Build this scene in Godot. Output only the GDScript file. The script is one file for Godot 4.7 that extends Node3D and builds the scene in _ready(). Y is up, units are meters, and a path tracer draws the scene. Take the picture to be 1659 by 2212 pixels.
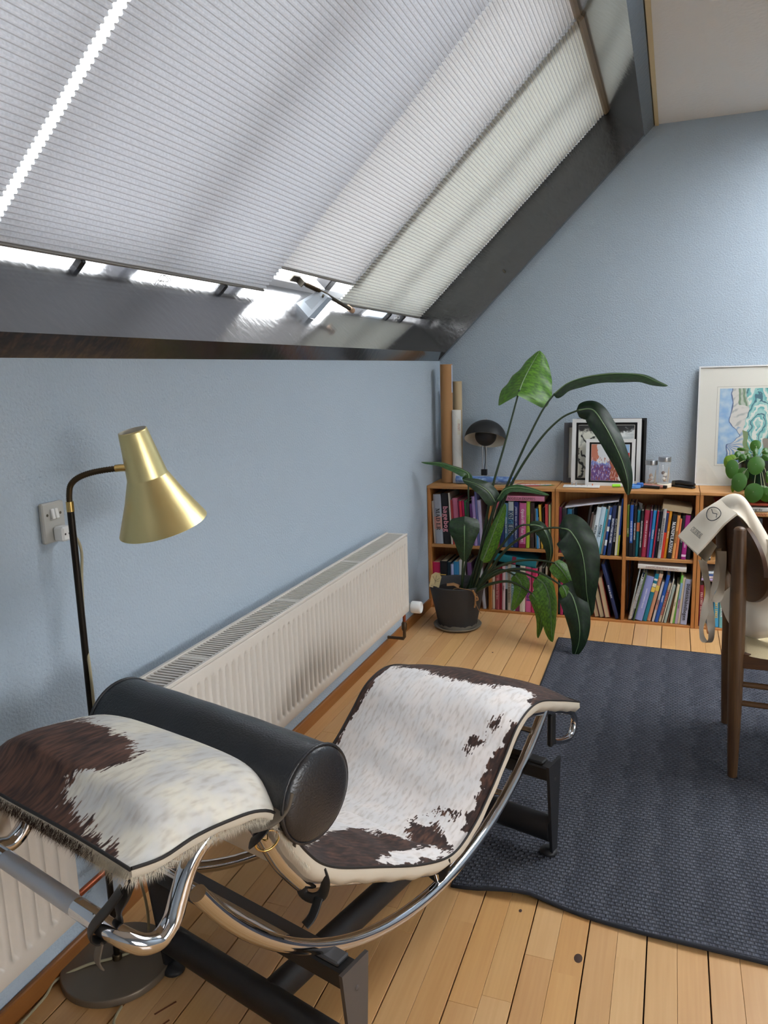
extends Node3D
# A loft study under a long pleated skylight: room shell, cowhide chaise, brass lamp, radiators, bookcases, plants.
# World: x from the skylight wall into the room, y up, z from the bookcase wall towards the viewer (metres).

class MB:
	var v := PackedVector3Array()
	var n := PackedVector3Array()
	var t := PackedVector2Array()
	var ix := PackedInt32Array()
	func vert(p: Vector3, nn: Vector3, uv := Vector2.ZERO) -> int:
		v.append(p); n.append(nn); t.append(uv)
		return v.size() - 1
	func tri(a: int, b: int, c: int) -> void:
		var g := (v[b] - v[a]).cross(v[c] - v[a])
		if g.dot(n[a] + n[b] + n[c]) > 0.0:
			ix.append(a); ix.append(c); ix.append(b)
		else:
			ix.append(a); ix.append(b); ix.append(c)
	func poly(ps: Array, uvs: Array = []) -> void:   # flat convex polygon, counter-clockwise from outside
		var nn: Vector3 = (ps[1] - ps[0]).cross(ps[2] - ps[0]).normalized()
		var b := v.size()
		for i in ps.size():
			vert(ps[i], nn, uvs[i] if uvs.size() else Vector2.ZERO)
		for i in range(1, ps.size() - 1):
			tri(b, b + i, b + i + 1)
	func box(c: Vector3, s: Vector3, bev := 0.0, bs := Basis(), off := Vector2.ZERO) -> void:
		var h := s * 0.5
		bev = minf(bev, minf(h.x, minf(h.y, h.z)) * 0.6)
		var long := 0
		if s.y >= s.x and s.y >= s.z: long = 1
		elif s.z >= s.x and s.z >= s.y: long = 2
		var sg := [-1.0, 1.0]
		var corner := func(k: int, sx: float, sy: float, sz: float) -> Vector3:
			var q := Vector3(sx * (h.x - bev), sy * (h.y - bev), sz * (h.z - bev))
			q[k] += [sx, sy, sz][k] * bev
			return q
		var uvof := func(q: Vector3, k: int) -> Vector2:
			var a := (k + 1) % 3
			var b := (k + 2) % 3
			if a == long: return Vector2(q[b], q[a]) + off
			return Vector2(q[a], q[b]) + off
		var face := func(ps: Array, k: int) -> void:
			var mid := Vector3.ZERO
			for q in ps: mid += q
			var nn: Vector3 = (ps[1] - ps[0]).cross(ps[2] - ps[0]).normalized()
			if nn.dot(mid) < 0.0: nn = -nn
			var b := v.size()
			for q in ps: vert(c + bs * q, bs * nn, (uvof as Callable).call(q, k))
			for i in range(1, ps.size() - 1): tri(b, b + i, b + i + 1)
		for k in 3:
			for s0 in sg:
				var ps := []
				for o in [[-1.0, -1.0], [1.0, -1.0], [1.0, 1.0], [-1.0, 1.0]]:
					var q := [0.0, 0.0, 0.0]
					q[k] = s0; q[(k + 1) % 3] = o[0]; q[(k + 2) % 3] = o[1]
					ps.append((corner as Callable).call(k, q[0], q[1], q[2]))
				(face as Callable).call(ps, k)
		if bev <= 0.0: return
		for k in 3:
			var a := (k + 1) % 3
			var b := (k + 2) % 3
			for sa in sg:
				for sb in sg:
					var ps := []
					for e in [[-1.0, a], [1.0, a], [1.0, b], [-1.0, b]]:
						var q := [0.0, 0.0, 0.0]
						q[k] = e[0]; q[a] = sa; q[b] = sb
						ps.append((corner as Callable).call(e[1], q[0], q[1], q[2]))
					(face as Callable).call(ps, a)
		for sx in sg:
			for sy in sg:
				for sz in sg:
					(face as Callable).call([(corner as Callable).call(0, sx, sy, sz), (corner as Callable).call(1, sx, sy, sz), (corner as Callable).call(2, sx, sy, sz)], 0)
	# a smooth surface through rows of points; cu/cv close it; uv runs 0..su over columns, 0..sv over rows
	func grid(rows: Array, cu := false, cv := false, su := 1.0, sv := 1.0, flip := false) -> void:
		var nr := rows.size()
		var nc: int = rows[0].size()
		var b := v.size()
		for i in nr + (1 if cv else 0):
			for j in nc + (1 if cu else 0):
				var ii := i % nr
				var jj := j % nc
				var iu := (ii + 1) % nr if cv else mini(ii + 1, nr - 1)
				var il := (ii - 1 + nr) % nr if cv else maxi(ii - 1, 0)
				var ju := (jj + 1) % nc if cu else mini(jj + 1, nc - 1)
				var jl := (jj - 1 + nc) % nc if cu else maxi(jj - 1, 0)
				var du: Vector3 = rows[ii][ju] - rows[ii][jl]
				var dv: Vector3 = rows[iu][jj] - rows[il][jj]
				var nn := du.cross(dv)
				if du.length() < 0.0004 and cu and (ii == 0 or ii == nr - 1):
					# a pole: all columns meet here, take the normal from the neighbouring ring
					var near: Array = rows[ii + 1] if ii + 1 < nr else rows[ii - 1]
					var ra: Vector3 = near[0] - rows[ii][0]
					var rb: Vector3 = near[nc / 4] - rows[ii][0]
					nn = rb.cross(ra) if ii + 1 < nr else ra.cross(rb)
				nn = nn.normalized()
				vert(rows[ii][jj], -nn if flip else nn, Vector2(su * j / float(nc if cu else maxi(nc - 1, 1)), sv * i / float(nr if cv else maxi(nr - 1, 1))))
		var w := nc + (1 if cu else 0)
		for i in (nr if cv else nr - 1):
			for j in (nc if cu else nc - 1):
				var a := b + i * w + j
				tri(a, a + 1, a + w + 1)
				tri(a, a + w + 1, a + w)
	func cap(ring: Array, out: Vector3) -> void:
		var c := Vector3.ZERO
		for q in ring: c += q
		c /= ring.size()
		var b := vert(c, out, Vector2(0.5, 0.5))
		for q in ring: vert(q, out, Vector2(0.5, 0.5))
		for i in ring.size():
			tri(b, b + 1 + i, b + 1 + (i + 1) % ring.size())
	func tube(path: Array, r, sides := 10, closed := false, caps := true, flat := 1.0) -> void:
		var rows := []
		var m := path.size()
		var side := Vector3.ZERO
		for i in m:
			var a: Vector3 = path[(i - 1 + m) % m] if closed else path[maxi(i - 1, 0)]
			var c: Vector3 = path[(i + 1) % m] if closed else path[mini(i + 1, m - 1)]
			var d := (c - a).normalized()
			if side == Vector3.ZERO:
				side = d.cross(Vector3.UP if absf(d.y) < 0.9 else Vector3.RIGHT).normalized()
			side = (side - d * side.dot(d)).normalized()
			var up := side.cross(d)
			var rr: float = r[i] if r is Array else r
			var row := []
			for k in sides:
				var an := TAU * k / sides
				row.append(path[i] + side * (cos(an) * rr) + up * (sin(an) * rr * flat))
			rows.append(row)
		grid(rows, true, closed, 1.0, m * 0.1, true)
		if caps and not closed:
			cap(rows[0], (path[0] - path[1]).normalized())
			cap(rows[m - 1], (path[m - 1] - path[m - 2]).normalized())
	# profile of (radius, height) turned about y
	func lathe(prof: Array, sides := 28, xf := Transform3D(), flip := false) -> void:
		var rows := []
		for p in prof:
			var row := []
			for k in sides:
				var an := TAU * k / sides
				row.append(xf * Vector3(cos(an) * p.x, p.y, sin(an) * p.x))
			rows.append(row)
		grid(rows, true, false, 1.0, 1.0, flip)
	# outline in the xy plane of xf, from depth z0 to z1, hard edges
	func prism(o: PackedVector2Array, z0: float, z1: float, xf := Transform3D(), uvs := 1.0) -> void:
		if not Geometry2D.is_polygon_clockwise(o):
			o.reverse()
		var m := o.size()
		var tr := Geometry2D.triangulate_polygon(o)
		for e in [[z0, -1.0], [z1, 1.0]]:
			var nn: Vector3 = (xf.basis * Vector3(0, 0, e[1])).normalized()
			var b := v.size()
			for q in o: vert(xf * Vector3(q.x, q.y, e[0]), nn, q * uvs)
			for k in range(0, tr.size(), 3): tri(b + tr[k], b + tr[k + 1], b + tr[k + 2])
		for i in m:
			var a := o[i]
			var c := o[(i + 1) % m]
			var d := (c - a).normalized()
			var nn2: Vector3 = (xf.basis * Vector3(-d.y, d.x, 0)).normalized()
			var b2 := v.size()
			var l := (c - a).length()
			vert(xf * Vector3(a.x, a.y, z0), nn2, Vector2(z0, 0) * uvs); vert(xf * Vector3(c.x, c.y, z0), nn2, Vector2(z0, l) * uvs)
			vert(xf * Vector3(c.x, c.y, z1), nn2, Vector2(z1, l) * uvs); vert(xf * Vector3(a.x, a.y, z1), nn2, Vector2(z1, 0) * uvs)
			tri(b2, b2 + 1, b2 + 2); tri(b2, b2 + 2, b2 + 3)
	func mesh() -> ArrayMesh:
		var a := []
		a.resize(Mesh.ARRAY_MAX)
		a[Mesh.ARRAY_VERTEX] = v; a[Mesh.ARRAY_NORMAL] = n; a[Mesh.ARRAY_TEX_UV] = t; a[Mesh.ARRAY_INDEX] = ix
		var m := ArrayMesh.new()
		m.add_surface_from_arrays(Mesh.PRIMITIVE_TRIANGLES, a)
		return m

var rng := RandomNumberGenerator.new()
var M := {}          # materials by name
var taken := {}

func numbered(called: String) -> String:
	taken[called] = taken.get(called, -1) + 1
	return called if taken[called] == 0 else "%s_%03d" % [called, taken[called]]

func put(called: String, m, mat: Material, parent: Node = self) -> MeshInstance3D:
	var o := MeshInstance3D.new()
	o.mesh = m.mesh() if m is MB else m
	o.material_override = mat
	if parent == self:
		o.name = numbered(called)
		add_child(o)
	else:
		var k := 0
		var nm := called
		while parent.has_node(nm):
			k += 1
			nm = "%s_%03d" % [called, k]
		o.name = nm
		parent.add_child(o)
	return o

func tag(o: Node, label: String, category: String, group := "") -> Node:
	o.set_meta("label", label); o.set_meta("category", category)
	if group: o.set_meta("group", group)
	return o

func thing(called: String, label: String, category: String, xf := Transform3D(), group := "") -> Node3D:
	var o := Node3D.new()
	o.name = numbered(called)
	add_child(o)
	o.transform = xf
	tag(o, label, category, group)
	return o

func struct(called: String, m, mat: Material, label := "", category := "") -> MeshInstance3D:
	var o := put(called, m, mat)
	o.set_meta("kind", "structure")
	if label: tag(o, label, category)
	return o

func stuff(o: Node) -> Node:
	o.set_meta("kind", "stuff")
	return o

func boxm(c: Vector3, s: Vector3, bev := 0.0, bs := Basis(), off := Vector2.ZERO) -> MB:
	var m := MB.new()
	m.box(c, s, bev, bs, off)
	return m

func at(x: float, y: float, z: float) -> Transform3D:
	return Transform3D(Basis(), Vector3(x, y, z))

func spline(ps: Array, per := 6) -> Array:      # Catmull-Rom through the points
	var out := []
	for i in ps.size() - 1:
		var a: Vector3 = ps[maxi(i - 1, 0)]
		var b: Vector3 = ps[i]
		var c: Vector3 = ps[i + 1]
		var d: Vector3 = ps[mini(i + 2, ps.size() - 1)]
		for k in per:
			out.append(b.cubic_interpolate(c, a, d, k / float(per)))
	out.append(ps[-1])
	return out

func noise(freq: float, sd: int, oct := 3) -> FastNoiseLite:
	var f := FastNoiseLite.new()
	f.noise_type = FastNoiseLite.TYPE_SIMPLEX_SMOOTH
	f.frequency = freq; f.seed = sd; f.fractal_octaves = oct
	return f

func noise_tex(freq: float, sd: int, oct: int, size := 512, ramp: Gradient = null) -> NoiseTexture2D:
	var t := NoiseTexture2D.new()
	t.width = size; t.height = size; t.seamless = true
	t.noise = noise(freq, sd, oct)
	if ramp: t.color_ramp = ramp
	return t

func ramp2(a: Color, b: Color, p := 0.0, q := 1.0) -> Gradient:
	var g := Gradient.new()
	g.offsets = PackedFloat32Array([p, q]); g.colors = PackedColorArray([a, b])
	return g

func paint(w: int, h: int, f: Callable) -> ImageTexture:
	var im := Image.create(w, h, false, Image.FORMAT_RGB8)
	for y in h:
		for x in w:
			im.set_pixel(x, y, f.call(x, y))
	return ImageTexture.create_from_image(im)

func mat(called: String, c: Color, rough := 0.6, metal := 0.0, tex: Texture2D = null) -> StandardMaterial3D:
	var m := StandardMaterial3D.new()
	m.resource_name = called
	m.albedo_color = c; m.roughness = rough; m.metallic = metal
	if tex: m.albedo_texture = tex
	M[called] = m
	return m

func bump(m: StandardMaterial3D, tex: Texture2D, cm: float, scale := 1.0, world := true) -> StandardMaterial3D:
	m.heightmap_enabled = true; m.heightmap_texture = tex; m.heightmap_scale = cm
	if world:
		m.uv1_triplanar = true; m.uv1_world_triplanar = true
		m.uv1_scale = Vector3.ONE * scale
	return m

func c8(hex: String) -> Color:
	return Color.html(hex)

func wood_tex(sd: int, light: Color, dark: Color, fine: float, rings: float, amt := 0.75) -> ImageTexture:
	var a := noise(0.02, sd, 3)
	var b := noise(0.11, sd + 7, 2)
	var f := func(x: int, y: int) -> Color:
		var s := sin(TAU * x / 256.0) * 40.0
		var k := cos(TAU * x / 256.0) * 40.0
		var g := a.get_noise_3d(s * rings, y * 0.10, k * rings) * 0.9 + b.get_noise_3d(s * fine, y * 0.07, k * fine) * 0.5
		return light.lerp(dark, clampf(0.42 + g * amt, 0.0, 1.0))
	return paint(256, 512, f)

func point_in(p: Vector2, o: PackedVector2Array) -> bool:
	return Geometry2D.is_point_in_polygon(p, o)

# cowhide in pad coordinates: x along the pad (0 head end .. 1 foot end), y across (0 = left edge .. 1 = right edge)
func hide_tex(patches: Array) -> ImageTexture:
	var w1 := noise(0.035, 11, 3)
	var w2 := noise(0.16, 12, 2)
	var hair := noise(0.09, 13, 3)
	var worn := noise(0.018, 14, 4)
	var f := func(x: int, y: int) -> Color:
		var u := x / 900.0
		var q := Vector2(u, y / 300.0)
		q += Vector2(w1.get_noise_2d(x, y) * 0.012 + w2.get_noise_2d(x * 0.35, y * 1.8) * 0.012, w1.get_noise_2d(x + 500, y) * 0.03 + w2.get_noise_2d(x * 0.35 + 300, y * 1.5) * 0.012)
		var brown := false
		for o in patches:
			if point_in(q, o): brown = true
		var g := hair.get_noise_2d(x * 0.5, y * 1.6)
		var wv := worn.get_noise_2d(x, y)
		if brown:
			var c := Color(0.175, 0.105, 0.085).lerp(Color(0.40, 0.265, 0.20), clampf(0.35 + g * 0.9 + wv * 0.5 + (0.25 if u < 0.24 else -0.1), 0, 1))
			return c
		var base := Color(0.92, 0.895, 0.83) if u < 0.30 else Color(0.94, 0.91, 0.89)
		var bald := clampf((wv + 0.35) * 1.5, 0.0, 1.0) * (0.7 if u < 0.30 else 0.5)
		var c2 := base.lerp(Color(0.80, 0.80, 0.805) if u < 0.3 else Color(0.88, 0.88, 0.885), bald)
		return c2.lerp(Color(0.50, 0.43, 0.36), clampf(g * 0.35 - 0.02, 0, 0.3)).lerp(Color.WHITE, clampf(-g * 0.18, 0, 0.15))
	return paint(900, 300, f)

func weave_tex(high: bool) -> ImageTexture:
	# one repeat: 12 loops across, 16 rows, each row shifted by half a loop
	var a := noise(0.05, 31, 3)
	var b := noise(0.4, 32, 2)
	var f := func(x: int, y: int) -> Color:
		var r := y / 32
		var lx := fposmod(x / 42.67 + (0.5 if r % 2 else 0.0), 1.0)
		var ly := (y % 32) / 32.0
		var hx := clampf(sin(PI * lx) * 1.35, 0.0, 1.0)
		var hy := clampf(sin(PI * clampf((ly - 0.04) / 0.92, 0.0, 1.0)) * 1.5, 0.0, 1.0)
		var hgt := pow(hx, 0.6) * hy
		var ring := absf(lx - 0.5) * 2.0
		if ring > 0.30 and ring < 0.46: hgt *= 0.55
		if high:
			return Color(hgt, hgt, hgt)
		var k := int(x / 42.67 + (0.5 if r % 2 else 0.0)) * 7 + r * 13
		var t := float((k * 2654435) % 97) / 97.0
		var yarn := Color(0.27, 0.285, 0.335).lerp(Color(0.42, 0.435, 0.48), clampf(0.35 + a.get_noise_2d(x, y) * 0.6 + (t - 0.5) * 0.5, 0, 1))
		yarn = yarn.lerp(Color(0.46, 0.46, 0.48), clampf(b.get_noise_2d(x, y * 2.0) * 0.8 - 0.18, 0.0, 0.5))
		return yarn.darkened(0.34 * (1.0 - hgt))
	return paint(512, 512, f)

func leaf_tex() -> ImageTexture:   # u across from the midrib, v along
	var a := noise(0.03, 41, 3)
	var f := func(x: int, y: int) -> Color:
		var u := absf(x - 128.0) / 128.0
		var vein := pow(absf(sin((y * 0.12 - u * 9.0))), 14.0) * 0.22
		var c := Color(0.115, 0.225, 0.085).lerp(Color(0.06, 0.14, 0.065), clampf(0.5 + a.get_noise_2d(x, y), 0, 1))
		return c.lerp(Color(0.20, 0.33, 0.14), vein)
	return paint(256, 512, f)

func abstract_grey() -> ImageTexture:
	var a := noise(0.012, 51, 4)
	var b := noise(0.03, 52, 4)
	var f := func(x: int, y: int) -> Color:
		var q := Vector2(x / 256.0, y / 256.0) + Vector2(a.get_noise_2d(x, y), a.get_noise_2d(x + 400, y)) * 0.06
		var c := Color(0.80, 0.80, 0.75)
		if q.x > 0.50 and q.y < 0.55:
			c = Color(0.68, 0.70, 0.70).lerp(Color(0.84, 0.85, 0.84), clampf(0.5 + sin((q.x * 14.0 + q.y * 22.0)) * 0.4 + b.get_noise_2d(x * 0.4, y * 2) * 0.8, 0, 1))
		var ink := 0.0
		ink = maxf(ink, smoothstep(0.15, 0.07, q.y + b.get_noise_2d(x, y) * 0.08))
		for s in [[0.16, 0.20, 0.11], [0.20, 0.50, 0.13], [0.20, 0.74, 0.1]]:
			var e := absf(Vector2((q.x - s[0]) / 0.9, q.y - s[1]).length() - s[2])
			if q.y > s[1]: ink = maxf(ink, smoothstep(0.022, 0.006, e + b.get_noise_2d(x * 2, y) * 0.014))
		ink = maxf(ink, smoothstep(0.03, 0.01, absf(q.x - 0.04 - 0.03 * sin(q.y * 9.0)) + b.get_noise_2d(x, y * 2) * 0.03) * (1.0 if q.y > 0.45 else 0.2))
		ink = maxf(ink, smoothstep(0.03, 0.008, absf(q.x - 0.36) + b.get_noise_2d(x * 3, y) * 0.02) * (1.0 if q.y < 0.36 else 0.0))
		return c.lerp(Color(0.08, 0.08, 0.085), clampf(ink * 0.9, 0, 1))
	return paint(256, 256, f)

func abstract_color() -> ImageTexture:
	var a := noise(0.022, 61, 4)
	var b := noise(0.05, 62, 3)
	var f := func(x: int, y: int) -> Color:
		var q := Vector2(x / 224.0, y / 224.0) + Vector2(a.get_noise_2d(x, y), a.get_noise_2d(x + 300, y)) * 0.12
		var c := Color(0.78, 0.79, 0.80)
		var rust := Color(0.62, 0.33, 0.25)
		var violet := Color(0.33, 0.23, 0.48)
		if q.y > 0.5 and q.x < 0.5: c = violet.lerp(Color(0.45, 0.60, 0.85), smoothstep(0.62, 0.48, q.y))
		elif q.x > 0.5 and q.x < 0.76 and q.y > 0.25: c = Color(0.58, 0.42, 0.26).lerp(Color(0.55, 0.2, 0.16), clampf(q.y - 0.2, 0, 1))
		elif q.x < 0.17: c = rust.lerp(Color(0.80, 0.55, 0.45), 0.5)
		elif q.x > 0.76 and q.y < 0.2: c = Color(0.55, 0.68, 0.82)
		elif q.x > 0.76 and q.y < 0.52: c = Color(0.82, 0.18, 0.20)
		var streak := b.get_noise_2d(x * 1.6, y * 0.5)
		if q.y > 0.35: c = c.lerp(Color(0.85, 0.82, 0.82) if streak > 0 else rust, clampf(absf(streak) * 1.8 - 0.15, 0, 0.75))
		return c
	return paint(224, 224, f)

func watercolour() -> ImageTexture:
	var a := noise(0.006, 71, 3)
	var b := noise(0.014, 72, 3)
	var f := func(x: int, y: int) -> Color:
		var q := Vector2(x / 300.0, y / 400.0)     # 0..1 of the visible sheet
		var wob := Vector2(a.get_noise_2d(x, y), a.get_noise_2d(x + 600, y + 90)) * 0.07
		q += wob
		var edge := 0.20 + 0.03 * sin(q.y * 9.0) + (0.16 * smoothstep(0.45, 0.62, q.y) - 0.26 * smoothstep(0.60, 0.74, q.y))
		var c := Color(0.50, 0.66, 0.82).lerp(Color(0.70, 0.78, 0.83), clampf(0.5 + b.get_noise_2d(x, y) * 1.0, 0, 1))
		if q.x > edge:
			c = Color(0.80, 0.79, 0.76)
			if q.y > 0.52:
				var rad := atan2(q.y - 0.72, q.x - 0.1)
				c = c.lerp(Color(0.28, 0.46, 0.70), clampf(0.25 + 0.55 * sin(rad * 26.0) + b.get_noise_2d(x, y) * 0.7, 0, 0.85) * smoothstep(0.62, 0.2, q.x))
			else:
				c = c.lerp(Color(0.50, 0.52, 0.52), clampf(sin(q.y * 60.0 + q.x * 30.0) * 0.5 - 0.1 + b.get_noise_2d(x, y), 0, 0.5))
			if q.x < edge + 0.015: c = Color(0.24, 0.33, 0.50)
			if q.x > 0.32 and q.x < 0.48 and q.y < 0.22: c = Color(0.38, 0.50, 0.36).lerp(c, clampf(0.5 + 0.5 * sin(q.x * 90.0), 0, 0.7))
			var cc := Vector2((q.x - 0.62) / 0.20, (q.y - 0.52) / 0.40)
			if q.x > 0.44:
				var rr := cc.length()
				c = Color(0.36, 0.66, 0.66).lerp(Color(0.60, 0.78, 0.75), clampf(0.5 + sin(rr * 16.0 + a.get_noise_2d(x * 2, y) * 5.0) * 0.6, 0, 1))
				if sin(rr * 11.0 + b.get_noise_2d(x, y) * 3.0) > 0.72: c = Color(0.83, 0.84, 0.80)
				if sin(rr * 11.0 + b.get_noise_2d(x, y) * 3.0) < -0.86: c = Color(0.14, 0.38, 0.44)
			if q.x > 0.42 and q.x < 0.50 and q.y > 0.55: c = Color(0.42, 0.52, 0.28)
			if q.x > 0.86 and q.y < 0.72: c = Color(0.10, 0.13, 0.30)
			if q.x > 0.74 and q.y > 0.66: c = Color(0.52, 0.48, 0.42)
		return c
	return paint(300, 400, f)

func make_materials() -> void:
	var plaster := noise_tex(0.035, 3, 4)
	bump(mat("wall", Color(0.655, 0.71, 0.76), 0.85), plaster, 0.15, 5.2)
	bump(mat("ceiling", Color(0.84, 0.83, 0.81), 0.9), plaster, 0.12, 2.0)
	mat("cream_trim", Color(0.78, 0.70, 0.52), 0.6)
	var brush := noise_tex(0.03, 5, 3)
	bump(mat("black_paint", Color(0.15, 0.155, 0.175), 0.2, 0.1), brush, 0.10, 1.6).metallic_specular = 0.7
	M.black_paint.clearcoat_enabled = true; M.black_paint.clearcoat = 1.0; M.black_paint.clearcoat_roughness = 0.12
	mat("frame_dark", Color(0.16, 0.16, 0.17), 0.5)
	mat("frame_white", Color(0.75, 0.76, 0.77), 0.5)
	var g := mat("glass", Color(1, 1, 1, 0.03), 0.02)
	g.transparency = BaseMaterial3D.TRANSPARENCY_ALPHA
	var mottled := noise_tex(0.05, 6, 4, 512, ramp2(Color(0.91, 0.91, 0.91), Color(0.98, 0.98, 0.98), 0.25, 0.75))
	for k in 3:
		var b := mat("blind_%d" % k, [Color(0.80, 0.81, 0.825), Color(0.85, 0.85, 0.845), Color(0.83, 0.835, 0.80)][k], 0.9, 0.0, mottled)
		b.uv1_scale = Vector3(4, 4, 4); b.uv1_triplanar = true; b.uv1_world_triplanar = true
		b.backlight_enabled = true; b.backlight = Color(0.445, 0.445, 0.45)
		b.cull_mode = BaseMaterial3D.CULL_DISABLED
	var bf := mat("blind_fold", Color(0.60, 0.60, 0.61), 0.9)
	bf.backlight_enabled = true; bf.backlight = Color(0.24, 0.24, 0.24)
	bf.cull_mode = BaseMaterial3D.CULL_DISABLED
	var bb := mat("blind_back", Color(0.9, 0.9, 0.92, 0.35), 0.9)
	bb.transparency = BaseMaterial3D.TRANSPARENCY_ALPHA
	bb.cull_mode = BaseMaterial3D.CULL_DISABLED
	mat("rail_grey", Color(0.55, 0.53, 0.50), 0.45, 0.3)
	mat("rail_tan", Color(0.62, 0.57, 0.49), 0.5)
	# floor: beech strips, a few tones of each
	var beech := [wood_tex(21, Color(0.86, 0.70, 0.50), Color(0.77, 0.59, 0.385), 1.0, 0.35, 0.42), wood_tex(22, Color(0.845, 0.675, 0.46), Color(0.75, 0.56, 0.36), 1.2, 0.5, 0.42)]
	for k in 6:
		var w := mat("beech_%d" % k, [Color(1, 1, 1), Color(1.0, 0.98, 0.94), Color(0.965, 0.945, 0.93), Color(1, 1, 0.98), Color(0.98, 0.955, 0.92), Color(0.99, 0.98, 0.985)][k], 0.34, 0.0, beech[k % 2])
		w.uv1_scale = Vector3(3.2, 0.9, 1)
	mat("gap", Color(0.20, 0.12, 0.07), 0.9)
	mat("knot", Color(0.24, 0.14, 0.08), 0.6)
	mat("scratch", Color(0.46, 0.27, 0.15), 0.6)
	var pine := wood_tex(23, Color(0.77, 0.565, 0.34), Color(0.68, 0.465, 0.26), 1.0, 0.3)
	mat("pine", Color(1, 1, 1), 0.5, 0.0, pine).uv1_scale = Vector3(4, 1.4, 1)
	mat("pine_edge", Color(0.95, 0.88, 0.80), 0.5, 0.0, pine).uv1_scale = Vector3(5, 1.4, 1)
	mat("skirting", Color(0.74, 0.66, 0.56), 0.45, 0.0, pine).uv1_scale = Vector3(3, 1.0, 1)
	var teak := wood_tex(24, Color(0.40, 0.285, 0.165), Color(0.24, 0.155, 0.09), 1.4, 0.5)
	mat("teak", Color(1, 1, 1), 0.42, 0.0, teak).uv1_scale = Vector3(4, 1.6, 1)
	mat("teak_dark", Color(0.78, 0.70, 0.66), 0.42, 0.0, teak).uv1_scale = Vector3(3, 1.6, 1)
	var rug := mat("rug", Color(1, 1, 1), 0.95, 0.0, weave_tex(false))
	rug.heightmap_enabled = true; rug.heightmap_texture = weave_tex(true); rug.heightmap_scale = 0.5
	mat("rug_edge", Color(0.13, 0.135, 0.16), 0.95)
	# chaise
	mat("chrome", Color(0.80, 0.80, 0.81), 0.07, 1.0)
	bump(mat("dusty_chrome", Color(0.66, 0.67, 0.69), 0.36, 0.45), noise_tex(0.02, 8, 3), 0.02, 3.0)
	bump(mat("base_black", Color(0.105, 0.105, 0.115), 0.48), plaster, 0.02, 8.0)
	mat("leg_grey", Color(0.30, 0.285, 0.28), 0.42, 0.2)
	mat("rubber", Color(0.06, 0.06, 0.065), 0.6)
	mat("rubber_dusty", Color(0.30, 0.30, 0.31), 0.7)
	var grain := noise_tex(0.09, 9, 3)
	var lea := bump(mat("leather", Color(0.095, 0.097, 0.115), 0.36), grain, 0.07, 4.0)
	lea.metallic_specular = 0.55
	mat("piping", Color(0.11, 0.09, 0.08), 0.6)
	mat("strap", Color(0.055, 0.053, 0.055), 0.5)
	mat("strap_worn", Color(0.38, 0.34, 0.29), 0.8)
	mat("fur_white", Color(0.83, 0.80, 0.73), 0.95)
	mat("fur_brown", Color(0.22, 0.13, 0.10), 0.9)
	mat("hide_back", Color(0.78, 0.74, 0.67), 0.9)
	# metals, plastics
	var br := mat("brass", Color(0.86, 0.79, 0.57), 0.33, 1.0)
	br.anisotropy_enabled = true; br.anisotropy = 0.6
	mat("brass_bright", Color(0.78, 0.65, 0.40), 0.22, 1.0)
	mat("brass_dark", Color(0.27, 0.22, 0.15), 0.42, 0.8)
	mat("pole_dark", Color(0.13, 0.11, 0.085), 0.38, 0.7)
	bump(mat("base_bronze", Color(0.46, 0.41, 0.35), 0.45, 0.5), noise_tex(0.015, 15, 4), 0.02, 3.0)
	mat("shade_in", Color(0.9, 0.88, 0.82), 0.6)
	mat("radiator", Color(0.80, 0.77, 0.73), 0.38)
	mat("radiator_dark", Color(0.10, 0.10, 0.10), 0.8)
	mat("copper", Color(0.62, 0.32, 0.20), 0.4, 0.6)
	mat("valve_metal", Color(0.36, 0.30, 0.24), 0.4, 0.8)
	mat("white_plastic", Color(0.86, 0.86, 0.85), 0.35)
	mat("socket_grey", Color(0.70, 0.70, 0.68), 0.4)
	mat("black", Color(0.05, 0.05, 0.055), 0.45)
	mat("black_matte", Color(0.085, 0.085, 0.09), 0.55)
	mat("cord", Color(0.62, 0.58, 0.46), 0.6)
	mat("steel", Color(0.72, 0.73, 0.74), 0.28, 1.0)
	mat("steel_dark", Color(0.40, 0.38, 0.34), 0.4, 0.9)
	mat("zinc", Color(0.66, 0.69, 0.72), 0.35, 0.6)
	# plants
	var lt := leaf_tex()
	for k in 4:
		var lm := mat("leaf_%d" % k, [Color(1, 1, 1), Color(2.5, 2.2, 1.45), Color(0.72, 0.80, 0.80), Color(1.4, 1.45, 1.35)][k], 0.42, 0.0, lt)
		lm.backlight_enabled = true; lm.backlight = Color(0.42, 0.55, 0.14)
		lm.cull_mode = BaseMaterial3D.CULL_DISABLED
	mat("midrib", Color(0.42, 0.52, 0.36), 0.4)
	mat("stem", Color(0.135, 0.21, 0.12), 0.4)
	mat("stem_pale", Color(0.55, 0.58, 0.42), 0.5)
	var pil := mat("round_leaf", Color(0.16, 0.33, 0.09), 0.38)
	pil.backlight_enabled = true; pil.backlight = Color(0.35, 0.5, 0.1)
	pil.cull_mode = BaseMaterial3D.CULL_DISABLED
	var pil2 := mat("round_leaf_young", Color(0.34, 0.48, 0.10), 0.4)
	pil2.backlight_enabled = true; pil2.backlight = Color(0.5, 0.6, 0.1)
	bump(mat("pot_grey", Color(0.175, 0.172, 0.175), 0.7), plaster, 0.03, 6.0)
	mat("saucer", Color(0.50, 0.47, 0.42), 0.6)
	bump(mat("soil", Color(0.12, 0.085, 0.065), 0.95), noise_tex(0.08, 16, 3), 1.0, 5.0)
	mat("kraft", Color(0.64, 0.47, 0.30), 0.75)
	mat("kraft_pale", Color(0.72, 0.64, 0.51), 0.75)
	mat("card_white", Color(0.86, 0.85, 0.82), 0.7)
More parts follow.
